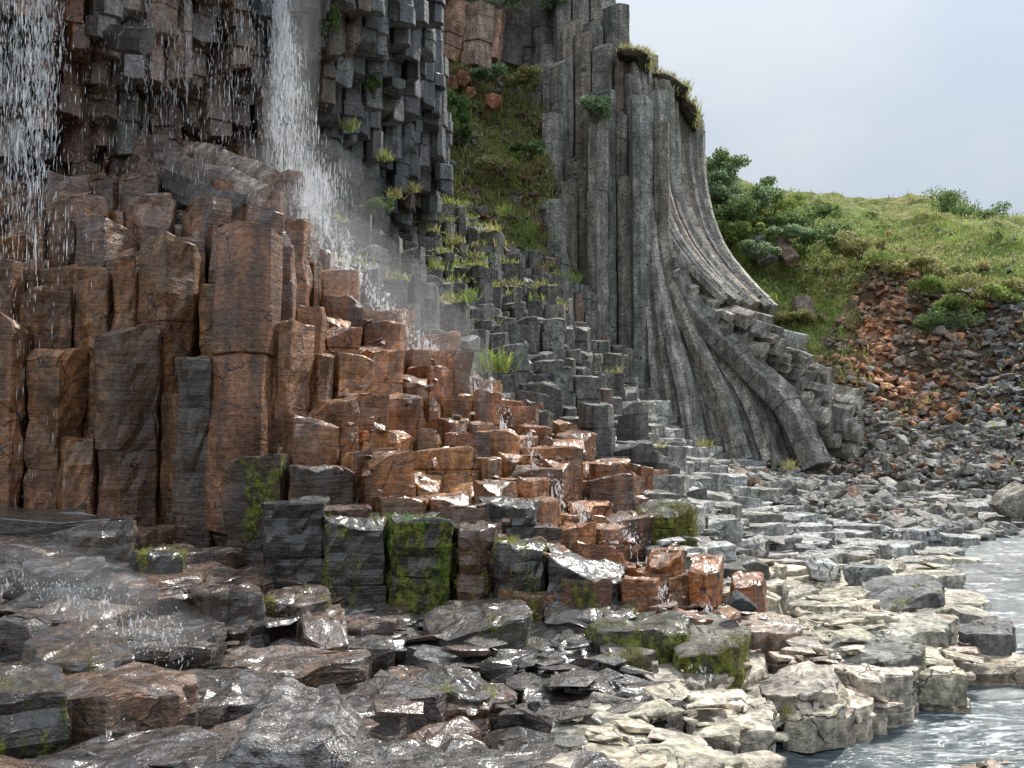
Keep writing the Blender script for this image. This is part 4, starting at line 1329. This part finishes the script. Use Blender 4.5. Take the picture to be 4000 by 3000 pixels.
# ------------------------------------------------------------------ plants
def plants():
    r = random.Random(61)
    # bushes
    spec = [
     ((722, 166, 47), 2.6, 1.8, DKG, "dense shrub behind the tall skyline shrub, touching it"),
     ((745, 200, 45.4), 2.4, 1.7, WILL, "grey green shrub in the thicket below the skyline shrubs"),
     ((728, 236, 44), 2.2, 1.5, GR1, "light green shrub at the foot of the thicket by the cliff edge"),
     ((770, 206, 48), 2.6, 1.3, GR1, "bright low shrub where the thicket meets the grassy hill"),
     ((772, 226, 46), 2.4, 1.2, DKG, "dark low shrub between thicket and leaning slabs"),
     ((716, 200, 45.6), 2.0, 1.8, WILL, "pale shrub squeezed between curved columns and thicket"),
     ((455, -10, 40.6), 1.9, 1.3, WILL, "grey green shrub hanging over the alcove top, nearest the orange columns"),
     ((500, -6, 40.4), 2.4, 1.4, WILL, "widest leafy shrub on the alcove rim"),
     ((540, -2, 40.2), 1.8, 1.3, WILL, "shrub on the alcove rim beside the tall upper columns"),
     ((486, 74, 38.8), 1.3, .7, WILL, "round dark shrub in the alcove below the streaked columns"),
     ((524, 78, 39), 1.4, .9, GR2, "mossy brown green mound high in the alcove beside the tall columns"),
     ((447, 108, 36.6), 1.3, 1.5, [(.13, .22, .07, 0), (.16, .26, .09, 0)], "bright green shrub at the upper end of the grassy alcove slope"),
     ((456, 128, 35.6), 1.2, 1.2, [(.13, .22, .07, 0), (.10, .18, .05, 0)], "bright green shrub just below another one on the alcove slope"),
     ((595, 110, 36.6), 1.2, 1.3, WILL, "grey green shrub growing on the face of the tall columns"),
     ((500, 165, 35.6), 1.5, .8, GR2, "low tangled shrub in the middle of the alcove slope"),
     ((530, 150, 36.2), 1.2, .8, DKG, "small dark shrub at the alcove edge against the tall columns"),
     ((712, 180, 46.5), 2.6, 1.7, WILL, "tall leafy shrub on the skyline touching the curved columns"),
     ((737, 192, 46.5), 3.0, 1.6, DKG, "round shrub on the skyline just below the tallest one"),
     ((756, 200, 46), 2.2, 1.4, DKG, "lowest of the skyline shrubs above the leaning slabs"),
     ((725, 215, 44.5), 2.4, 1.8, DKG, "dark shrub under the skyline shrubs beside the cliff edge"),
     ((810, 222, 47), 3.0, 1.6, DKG, "wide dark shrub on the hillside above a pale flowered one"),
     ((795, 234, 45), 2.6, 1.0, WILL, "pale grey willow shrub on the upper hillside"),
     ((832, 238, 45.5), 2.6, 1.5, DKG, "dark hillside shrub overhanging a shadowed hollow"),
     ((860, 248, 44.5), 2.6, 1.4, GR2, "dry brown green shrub on the brow above the orange rubble"),
     ((955, 208, 62), 3.6, 2.3, DKG, "dark shrub alone on the far skyline of the hill"),
     ((975, 216, 60), 3.4, 1.6, DKG, "low shrub beside the skyline shrub, sloping away"),
     ((900, 262, 45), 2.6, 1.3, GR1, "green shrub hanging over the orange rubble"),
     ((925, 272, 43.5), 2.6, 1.3, GR2, "yellowish shrub on the overhanging turf lip"),
     ((950, 285, 42), 2.4, 1.3, GR1, "green shrub drooping over the dark rubble"),
     ((985, 290, 40.5), 2.4, 1.3, GR2, "mossy yellow hummock on the turf lip"),
     ((1012, 298, 39.5), 2.2, 1.3, GR1, "leafy shrub at the outer end of the turf lip"),
     ((950, 322, 39.5), 2.0, 1.6, DKG, "dark green shrub growing in the middle of the rubble slope"),
     ((962, 305, 40), 1.7, 1.0, GR1, "bright moss cushion above the shrub of the rubble slope"),
     ((795, 318, 42), 2.0, .9, GR2, "low tussock on the slope beyond the bent columns"),
     ((745, 232, 43.5), 1.6, .8, GR1, "yellow green cushion beside the leaning slabs"),
     ((760, 252, 42.6), 1.5, .9, WILL, "small pale shrub under the leaning slabs"),
    ]
    for (px, py, Y), w_, h, cols, lb in spec:
        b = at(px, py, Y)
        h *= .85; b.z -= h * .34
        bush(b, w_, h, r, cols, lb, "shrubs on the cliff and the hillside", leaf=.08 if Y > 43 else .068, n=1900)
    # hanging greenery by the main fall
    for (px, py, Y, w_, h, lb) in ((322, 12, 18.6, .5, 1.1, "strip of green plants hanging beside the main fall, topmost"), (328, 45, 19.4, .45, 1.0, "trailing plants hanging lower beside the main fall"), (383, 215, 23.5, .6, .5, "bright green fern tuft below the hanging columns"), (374, 92, 22.2, .35, .4, "small fern growing between hanging columns")):
        bush(at(px, py, Y), w_, h, r, [(.13, .2, .05, 0), (.1, .16, .04, 0)], lb, None, leaf=.035, n=700, name="hanging_plant", cat="plant")
    # turf overhangs of the cliff edge
    for i, (poly, Y, lb) in enumerate((([(618, 47), (630, 46), (645, 50), (652, 57), (650, 68), (643, 66), (634, 56), (622, 54)], 38.6, "turf lip overhanging the top of the tall columns, highest one"),
                        ([(650, 70), (664, 72), (680, 80), (689, 86), (684, 92), (672, 90), (656, 80)], 39.4, "middle turf lip on the cliff edge above the curved columns"),
                        ([(676, 94), (686, 95), (696, 104), (699, 116), (697, 127), (689, 122), (682, 108)], 40.4, "lowest dark turf lip hanging at the cliff corner"))):
        c0 = at(sum(p[0] for p in poly) / len(poly), sum(p[1] for p in poly) / len(poly), Y)
        o = shaped_rock("turf_lip", poly, Y - .5, 2.4, lb, (.055, .045, .028, 0), .0, cat="turf", seed=120 + i, top=.05, rag=.12)
        o.data.materials[0] = SOIL
        mb = MB()
        for a, b in zip(poly[:5], poly[1:6]):
            for q in range(26):
                t = r.random()
                p = at(a[0] + (b[0] - a[0]) * t, a[1] + (b[1] - a[1]) * t + r.uniform(-1, 4), Y + r.uniform(-.6, 1.2))
                blades(mb, p - Vector((0, 0, .06)), 3, .32, .08, r, GR2, wd=.018)
        link("grass", mb.mesh("grass", LEAF, o.location), (0, 0, 0), o)["kind"] = "stuff"
    # grass cover: alcove and hillside
    mb = MB()
    for _ in range(6500):
        px = r.uniform(405, 552); y = r.uniform(48, 300)
        lim = np.interp(px, [405, 440, 470, 545], [100, 235, 245, 285])
        if y > lim: continue
        p = alc_pt(px, y)
        v = fbm1(p * .9, 3, 3)
        if v < -.3 + r.uniform(-.2, .2): continue
        if r.random() < .5: blades(mb, p, 5, .38, .14, r, GR2 if v < .18 else GR1, (0, -.35), .022)
        else: leaf_cards(mb, [p + Vector((r.gauss(0, .18), r.gauss(0, .18), abs(r.gauss(0, .12)))) for _ in range(6)], .06, r, GR1 if r.random() < .6 else GR2)
    for it in items:
        if it[0] != "grey_column": continue
        px, y, base = it[3], it[4], it[2]
        chance = .6 if (430 < px < 552 and 200 < y < 305) else .05
        if r.random() > chance: continue
        p = at(px, y, base[1])
        for _ in range(7):
            q = p + Vector((r.gauss(0, .17), r.gauss(-.08, .14), .02))
            if r.random() < .6: blades(mb, q, 5, .30, .10, r, GR2 if r.random() < .6 else GR1, (0, -.4), .02)
            else: leaf_cards(mb, [q + Vector((r.gauss(0, .1), r.gauss(0, .1), abs(r.gauss(0, .06)))) for _ in range(7)], .05, r, GR1 if r.random() < .5 else GR2)
    for _ in range(9500):
        px = r.uniform(690, 1090); y = r.uniform(150, 470)
        k = hill_k(px, y)
        if k <= .02 or k >= 5: continue
        g, o = hill_cover(px, y)
        if r.random() > g * 1.05 + .05: continue
        p = hill_pt(px, y)
        v = fbm1(p * .5, 3, 3)
        cols = GR1 if v > .02 else (GR2 if r.random() < .7 else DKG)
        if r.random() < .55: blades(mb, p, 5, .42, .2, r, cols, (0, -.2), .024)
        else: leaf_cards(mb, [p + Vector((r.gauss(0, .25), r.gauss(0, .25), abs(r.gauss(0, .16)))) for _ in range(5)], .085, r, cols)
    tag(link("grass", mb.mesh("grass", LEAF)), "short grass and herbs on the slopes above the rubble", "grass", None, "stuff")
    # tufts on the steps
    def tuft(px, py, Y, h, n, lb, cols=GR2, grp="grass tufts on the grey steps"):
        p = at(px, py, Y); mb = MB()
        blades(mb, p, n, h, h * .25, r, cols, (0, -.25), .012)
        tag(link("grass_tuft", mb.mesh("grass_tuft", LEAF, p), p), lb, "grass tuft", grp)
    tuft(497, 372, 17.6, .55, 110, "big green grass tuft at the end of the white cascade", GR1)
    for (x, y, Y, lb) in ((412, 192, 26, "dry grass tuft hanging below the dark columns"), (455, 245, 29, "grass tuft under the alcove slope"), (505, 215, 33, "grass tuft on the topmost grey step"),
                          (530, 232, 34, "grass tuft at the foot of the tall wall"), (435, 268, 26, "grass tuft beside the upper cascade"), (470, 300, 24, "grass tuft in the middle of the grey steps"),
                          (575, 282, 33, "tuft with green leaves on a step below the tall wall"), (560, 310, 30, "tuft on the steps below the leafy tuft"), (620, 366, 34, "tuft on the ledge at the base of the tall columns"),
                          (705, 448, 30, "yellow green tuft at the feet of the fanned columns"), (790, 470, 30, "green tuft below the outermost bent column"), (545, 375, 23, "small tuft among grey blocks near the stairs"),
                          (385, 160, 23.5, "grass tuft on a hanging column"), (348, 130, 21.6, "tuft on the inner hanging columns"), (395, 198, 25, "dry tuft beside the fern tuft")):
        tuft(x, y, Y, .42 * Y / 28, 60, lb, r.choice((GR1, GR2, GR2)))
    pass
plants()

# ------------------------------------------------------------------ water
def strand(mb, x, y, z0, z1, w_, r, breakup=.3, lean=0.0):
    """A falling string of water: ragged separate dashes that wander a little."""
    z = z0; xx = x
    while z > z1:
        L = .05 + .32 * r.random() ** 2; e = max(z1, z - L)
        n = max(2, int((z - e) / .05)); V = []
        ph = r.uniform(0, 6.28); am = r.uniform(0, .02)
        ws = w_ * r.uniform(.35, 1.5)
        for k in range(n + 1):
            t = k / n; zz = z + (e - z) * t
            ww = ws * math.sin(math.pi * min(.96, max(.06, t))) ** .7 * r.uniform(.35, 1.35)
            xx += r.gauss(0, .006) + lean * .05
            xo = xx + am * math.sin(ph + t * 5)
            for a in range(4):
                V.append((xo + math.cos(a * 1.5708) * ww, y + math.sin(a * 1.5708) * ww * .7, zz))
        Fc = [(k * 4 + a, k * 4 + (a + 1) % 4, k * 4 + 4 + (a + 1) % 4, k * 4 + 4 + a) for k in range(n) for a in range(4)]
        mb.add(V, Fc, (1, 1, 1, 0))
        z = e - (r.uniform(.03, .45) if r.random() < breakup else .01)
        xx = x + (xx - x) * .8 + r.gauss(0, .02)

def drops(mb, pts, size, r, stretch=3.0):
    n = len(pts); g = np.random.default_rng(r.randrange(1 << 30))
    p = np.array([tuple(q) for q in pts])
    s = size * np.exp(g.normal(0, .45, n)); h = s * g.uniform(1, stretch, n)
    o = np.zeros(n)
    V = np.stack([p + np.column_stack(q) for q in ((-s, o, o), (s * .5, -s, o), (s * .5, s, o), (o, o, h), (o, o, -h))], 1).reshape(-1, 3)
    F_ = [tuple(i * 5 + k for k in q) for i in range(n) for q in ((0, 1, 3), (1, 2, 3), (2, 0, 3), (1, 0, 4), (2, 1, 4), (0, 2, 4))]
    mb.add(V, F_, (1, 1, 1, 0))

def falls():
    r = random.Random(77)
    def fall(name, label, lanes, spray, dsize):
        root = tag(link(name, None, lanes[0][0]), label, "waterfall")
        mb = MB()
        for (p, z1, w_, br, lean) in lanes:
            strand(mb, p[0], p[1], p[2], z1, w_, r, br, lean)
        link("water_strands", mb.mesh("water_strands", FALLS, root.location), (0, 0, 0), root)["kind"] = "stuff"
        mb = MB(); drops(mb, spray, dsize * (.72 if name == 'waterfall' else 1), r, 22.0 if name == 'waterfall' else 2.5)
        o = link("spray_drops", mb.mesh("spray_drops", FALLS, root.location), (0, 0, 0), root); o["kind"] = "stuff"
        return root
    # curtain at the edge of the frame
    lanes, spray = [], []
    for _ in range(150):
        px = r.uniform(-30, 46) if r.random() < .8 else r.uniform(40, 62); Y = r.uniform(14.6, 15.8)
        a = at(px, -45, Y); b = at(px, r.uniform(110, 240), Y)
        lanes.append((a, b.z, r.uniform(.006, .018), .8, 0))
    for _ in range(2200):
        px = r.gauss(22, 26); Y = r.uniform(12.4, 15); y = r.uniform(-10, 560) if r.random() < .6 else r.uniform(0, 260)
        spray.append(at(px, y, Y))
    fall("waterfall", "broad ragged curtain of water falling past the brown wall at the frame edge", lanes, spray, .0045)
    # veil over the broken ledges
    lanes, spray = [], []
    for c, s, n, bot in ((58, 8, 8, 120), (150, 9, 16, 150), (170, 7, 10, 160), (192, 6, 6, 130), (215, 5, 8, 120), (232, 6, 8, 140), (255, 8, 10, 150), (130, 5, 5, 180)):
        for _ in range(n):
            px = r.gauss(c, s); i = int(np.clip(px, -50, 400))
            Y = float(np.interp(px, [0, 100, 200, 270], [15.6, 16.5, 17.7, 18.6])) + r.uniform(-.5, .1)
            y0 = r.uniform(-45, 60)
            lanes.append((at(px, y0, Y), at(px, bot * r.uniform(.5, 1.15), Y).z, r.uniform(.004, .013), .75, r.uniform(-.03, .03)))
    for _ in range(2200):
        px = r.uniform(70, 270); spray.append(at(px, r.uniform(-10, 230), r.uniform(15.8, 17)))
    fall("waterfall", "thin broken veil of water dripping over the ledges between the two larger falls", lanes, spray, .0035)
    # main fall
    lanes, spray = [], []
    for _ in range(50):
        px = r.gauss(280, 5); Y = r.uniform(17.8, 18.4)
        lanes.append((at(px, -45, Y), at(px + 10, r.uniform(60, 205), Y).z, r.uniform(.006, .018), .85, .022))
    for _ in range(6500):
        y = r.uniform(-10, 215); t = y / 215
        px = r.gauss(281 + 18 * t, 4 + 14 * t); spray.append(at(px, y, r.uniform(17.4, 18.6)))
    for _ in range(2500):
        spray.append(at(r.gauss(310, 16), r.gauss(190, 14), r.uniform(16.8, 18.2)))
    fall("waterfall", "bright narrow main waterfall dissolving into spray above the stairs", lanes, spray, .0048)
    # cascade along the crest of the stairs
    path = [(300, 200), (330, 232), (352, 268), (376, 300), (400, 322), (420, 342), (440, 362), (462, 378), (490, 390)]
    lanes, spray = [], []
    for _ in range(170):
        k = r.random(); q = bez([(a, b, 17.0) for a, b in path], k)
        px, y = q[0] + r.gauss(2, 7), q[1] + r.gauss(0, 7)
        Y = float(stations(px)[7, 0]) - .25 + r.uniform(-.35, .2)
        a = at(px, y, Y); lanes.append((a, a.z - r.uniform(.15, .55), r.uniform(.01, .035), .3, .05))
    for _ in range(4200):
        k = r.random() ** 1.9; q = bez([(a, b, 17.0) for a, b in path], k)
        px, y = q[0] + r.gauss(3, 6), q[1] + r.gauss(-3, 6)
        spray.append(at(px, y, float(stations(px)[7, 0]) - .5 + r.uniform(-.3, .3)))
    fall("cascade", "white cascade running down the crest of the brown stairs to the grass tuft", lanes, spray, .0045)
    # rills through the stairs
    lanes, spray = [], []
    for (x0, y0, x1, y1) in ((497, 402, 505, 425), (528, 428, 534, 468), (552, 470, 562, 505), (575, 500, 585, 515), (612, 520, 640, 545), (650, 556, 662, 570), (660, 575, 664, 600), (700, 590, 706, 610), (690, 660, 720, 672)):
        for _ in range(9):
            t = r.random(); px, y = x0 + (x1 - x0) * t + r.gauss(0, 2), y0 + (y1 - y0) * t
            s = stations(px); Y = float(np.interp(-y, -s[:, 1], s[:, 0])) - .3
            a = at(px, y, Y); lanes.append((a, a.z - r.uniform(.1, .35), r.uniform(.005, .016), .3, .04))
        for _ in range(90):
            t = r.random(); px, y = x0 + (x1 - x0) * t + r.gauss(2, 4), y0 + (y1 - y0) * t + r.gauss(0, 5)
            s = stations(px); Y = float(np.interp(-y, -s[:, 1], s[:, 0])) - .4
            spray.append(at(px, y, Y))
    fall("rill", "little rills of water trickling from step to step of the rusty stairs", lanes, spray, .006)
    # splash on the near ledges
    lanes, spray = [], []
    spl = [(20, 565), (60, 582), (100, 605), (140, 632), (180, 650)]
    for _ in range(70):
        q = bez([(a, b, 8) for a, b in spl], r.random()); px, y = q[0] + r.gauss(0, 16), q[1] + r.gauss(0, 10)
        s = stations(px); Y = float(np.interp(-y, -s[:, 1], s[:, 0])) - .15
        a = at(px, y, Y); lanes.append((a, a.z - r.uniform(.06, .25), r.uniform(.004, .012), .4, .03))
    for _ in range(1500):
        q = bez([(a, b, 8) for a, b in spl], r.random()); px, y = q[0] + r.gauss(0, 20), q[1] + r.gauss(-4, 12)
        s = stations(px); Y = float(np.interp(-y, -s[:, 1], s[:, 0])) - .4 + r.uniform(-.2, .1)
        spray.append(at(px, y, Y))
    fall("cascade", "splashing spray where the curtain of water hits the low ledges", lanes, spray, .003)
    # drifting mist
    def mist(centre, rad, rot, dens, label):
        bm = bmesh.new(); bmesh.ops.create_icosphere(bm, subdivisions=3, radius=1)
        me = bpy.data.meshes.new("mist"); bm.to_mesh(me); bm.free()
        me.materials.append(mist_material("mist", dens))
        o = link("mist", me, centre); o.scale = rad; o.rotation_euler = (0, rot, 0)
        tag(o, label, "mist", None, "stuff")
    mist(at(292, 90, 17.6), (.5, .5, 3.2), R(3), .12, "spray mist round the main waterfall")
    mist(at(318, 195, 17.4), (1.5, 1.0, 1.0), R(40), .05, "spray mist where the main waterfall lands")
    mist(at(380, 290, 16.4), (2.6, .9, .8), R(42), .09, "spray mist above the crest cascade")
    mist(at(70, 580, 8.5), (.8, .6, .26), R(16), .09, "spray mist over the near ledges")
    mist(at(135, 612, 7.8), (.7, .5, .22), R(24), .09, "spray mist sliding down to the pool by the corner blocks")
falls()

# ------------------------------------------------------------------ emit: the 300 largest of a kind as things, the rest as one mass
INFO = {
 "brown_column": ("rock column", "wet brown columns of the stepped cliff", "wet rust brown broken column"),
 "grey_column": ("rock column", "grey broken columns of the steps", "grey broken basalt column"),
 "hanging_column": ("rock column", "dark columns hanging from the overhang", "dark hanging basalt column"),
 "tall_column": ("rock column", "tall straight columns of the cliff", "tall straight grey column"),
 "curved_column": ("rock column", "curved columns at the cliff corner", "long curved grey column"),
 "fan_column": ("rock column", "columns fanning out at the cliff foot", "fanned out grey column"),
 "lying_column": ("rock column", "lying column ends of the cliff corner", "lying grey column end"),
 "alcove_column": ("rock column", "columns standing in the alcove", "stained alcove column"),
 "rock_slab": ("rock slab", "slabs of the rock shelf", "worn rock slab"),
 "grey_stone": ("stone", "loose grey stones of the talus", "loose grey stone"),
 "orange_stone": ("stone", "loose orange stones of the slope", "loose orange stone"),
}
STUFFNAME = {"rock_slab": "small_slabs", "grey_column": "small_steps"}
ORD = "first second third fourth fifth sixth seventh eighth ninth tenth eleventh twelfth thirteenth fourteenth fifteenth sixteenth seventeenth eighteenth nineteenth twentieth".split()
def where(kind, px, py):
    """A findable spot for the label, and the sign of the counting direction."""
    if kind == "brown_column":
        col = "behind the water curtain" if px < 70 else "in the tall brown wall" if px < 190 else "under the broken pale ledge" if px < 290 else "under the crest cascade" if px < 400 else "in the middle of the rusty stairs" if px < 520 else "in the outer rusty stairs" if px < 620 else "at the low end of the stairs"
        row = "top" if py < 250 else "upper" if py < 330 else "middle" if py < 420 else "lower" if py < 500 else "lowest"
        return f"{col}, {row} row"
    if kind == "grey_column":
        col = "beside the crest cascade" if px < 440 else "below the alcove slope" if px < 510 else "below the tall wall" if px < 580 else "at the foot of the tall wall"
        row = "highest step" if py < 270 else "upper step" if py < 310 else "middle step" if py < 350 else "lower step" if py < 400 else "lowest step"
        return f"{col}, {row}"
    if kind == "hanging_column":
        col = "behind the water curtain" if px < 60 else "over the dripping ledges" if px < 150 else "behind the thin veil" if px < 265 else "beside the main fall" if px < 330 else "in the dark overhang" if px < 385 else "at the alcove edge"
        row = "top row" if py < 40 else "second row" if py < 90 else "third row" if py < 140 else "bottom row"
        return f"{col}, {row}"
    if kind == "rock_slab":
        if px < 140: col = "beside the corner block"
        elif px < 300: col = "beside the near splash"
        elif px < 440: col = "on the wet black shelf"
        elif px < 560: col = "on the wet shelf below the stairs"
        elif px < 700: col = "at the edge of the pale shelf"
        elif px < 800: col = "beyond the low end of the stairs"
        elif px < 900: col = "on the pale shelf"
        else: col = "at the river edge"
        row = "rearmost row" if py < 500 else "far row" if py < 550 else "middle row" if py < 600 else "nearer row" if py < 650 else "near row" if py < 700 else "nearest row"
        return f"{col}, {row}"
    if kind in ("grey_stone", "orange_stone"):
        col = "below the bent columns" if px < 830 else "on the talus middle" if px < 920 else "at the talus far end"
        if py > 560: col = "on the rock shelf"
        row = "high on the slope" if py < 350 else "halfway down" if py < 430 else "near the talus foot" if py < 490 else "by the water"
        return f"{col}, {row}"
    if kind == "tall_column":
        return "beside the alcove, " + ("upper tier" if py < 45 else "short front piece" if py > 200 else "rear of the main wall" if py < 100 else "main wall")
    return {"curved_column": "sweeping down below the turf lips", "fan_column": "between tall wall and outermost bent one", "lying_column": "stacked beyond the curved columns, " + ("upper" if py < 340 else "middle" if py < 390 else "lower") + " part",
            "alcove_column": "below the rim shrubs of the alcove"}[kind]
def look(kind, mb, size):
    c = mb.c[0].mean(0); L = (c[0] + c[1] + c[2]) / 3
    if kind in ("brown_column", "hanging_column"):
        return "rust brown" if c[0] > .13 else "olive brown" if c[0] > .07 and c[0] > c[2] * 1.7 else "black" if L < .05 else "dark grey"
    return "pale" if L > .21 else "rusty" if c[0] > c[2] * 1.9 else "dark" if L < .09 else "grey"
NOUN = {"brown_column": "broken column", "grey_column": "broken column", "hanging_column": "hanging column", "tall_column": "tall column", "curved_column": "curved column", "fan_column": "fanned column",
        "lying_column": "lying column end", "alcove_column": "alcove column", "rock_slab": "slab", "grey_stone": "stone", "orange_stone": "stone"}

def emit():
    kinds = {}
    for it in items: kinds.setdefault(it[0], []).append(it)
    for kind, L in kinds.items():
        L.sort(key=lambda q: -q[5])
        inview = [q for q in L if -45 < q[3] < 1069 and -90 < q[4] < 830]
        out = [q for q in L if not (-45 < q[3] < 1069 and -90 < q[4] < 830)]
        head, tail = inview[:290], inview[290:] + out
        cat, group, desc = INFO[kind]
        zones = {}
        for q in head: zones.setdefault((look(kind, q[1], q[5]), where(kind, q[3], q[4])), []).append(q)
        for (lk, zn), Z in zones.items():
            Z.sort(key=lambda q: q[3])
            for i, (k_, mb, base, px, py, size, d) in enumerate(Z):
                o = link(kind, mb.mesh(kind, ROCK, base), base)
                if len(Z) == 1: lb = f"the only {lk} {NOUN[kind]} {zn}"
                else:
                    lb = f"{ORD[i]} {lk} {NOUN[kind]} from inland, {zn}" if i < 20 else f"small {lk} {NOUN[kind]} {zn}, riverward"
                tag(o, lb, cat, group, "thing")
        if tail:
            big = MB()
            for q in tail:
                m = q[1]
                for v, c, s in zip(m.v, m.c, m.m): pass
                off = big.n
                big.v += m.v; big.c += m.c; big.m += m.m; big.n += m.n
                big.f += [tuple(i + off for i in f) for f in m.f]
            nm = {"rock_slab": "rock_shelf_rubble", "grey_column": "stepped_rock"}.get(kind, kind + "_mass")
            tag(link(nm, big.mesh(nm, ROCK)), f"mass of smaller {NOUN[kind]}s among the larger ones", cat, None, "stuff")
        print(kind, len(head), len(tail))
emit()
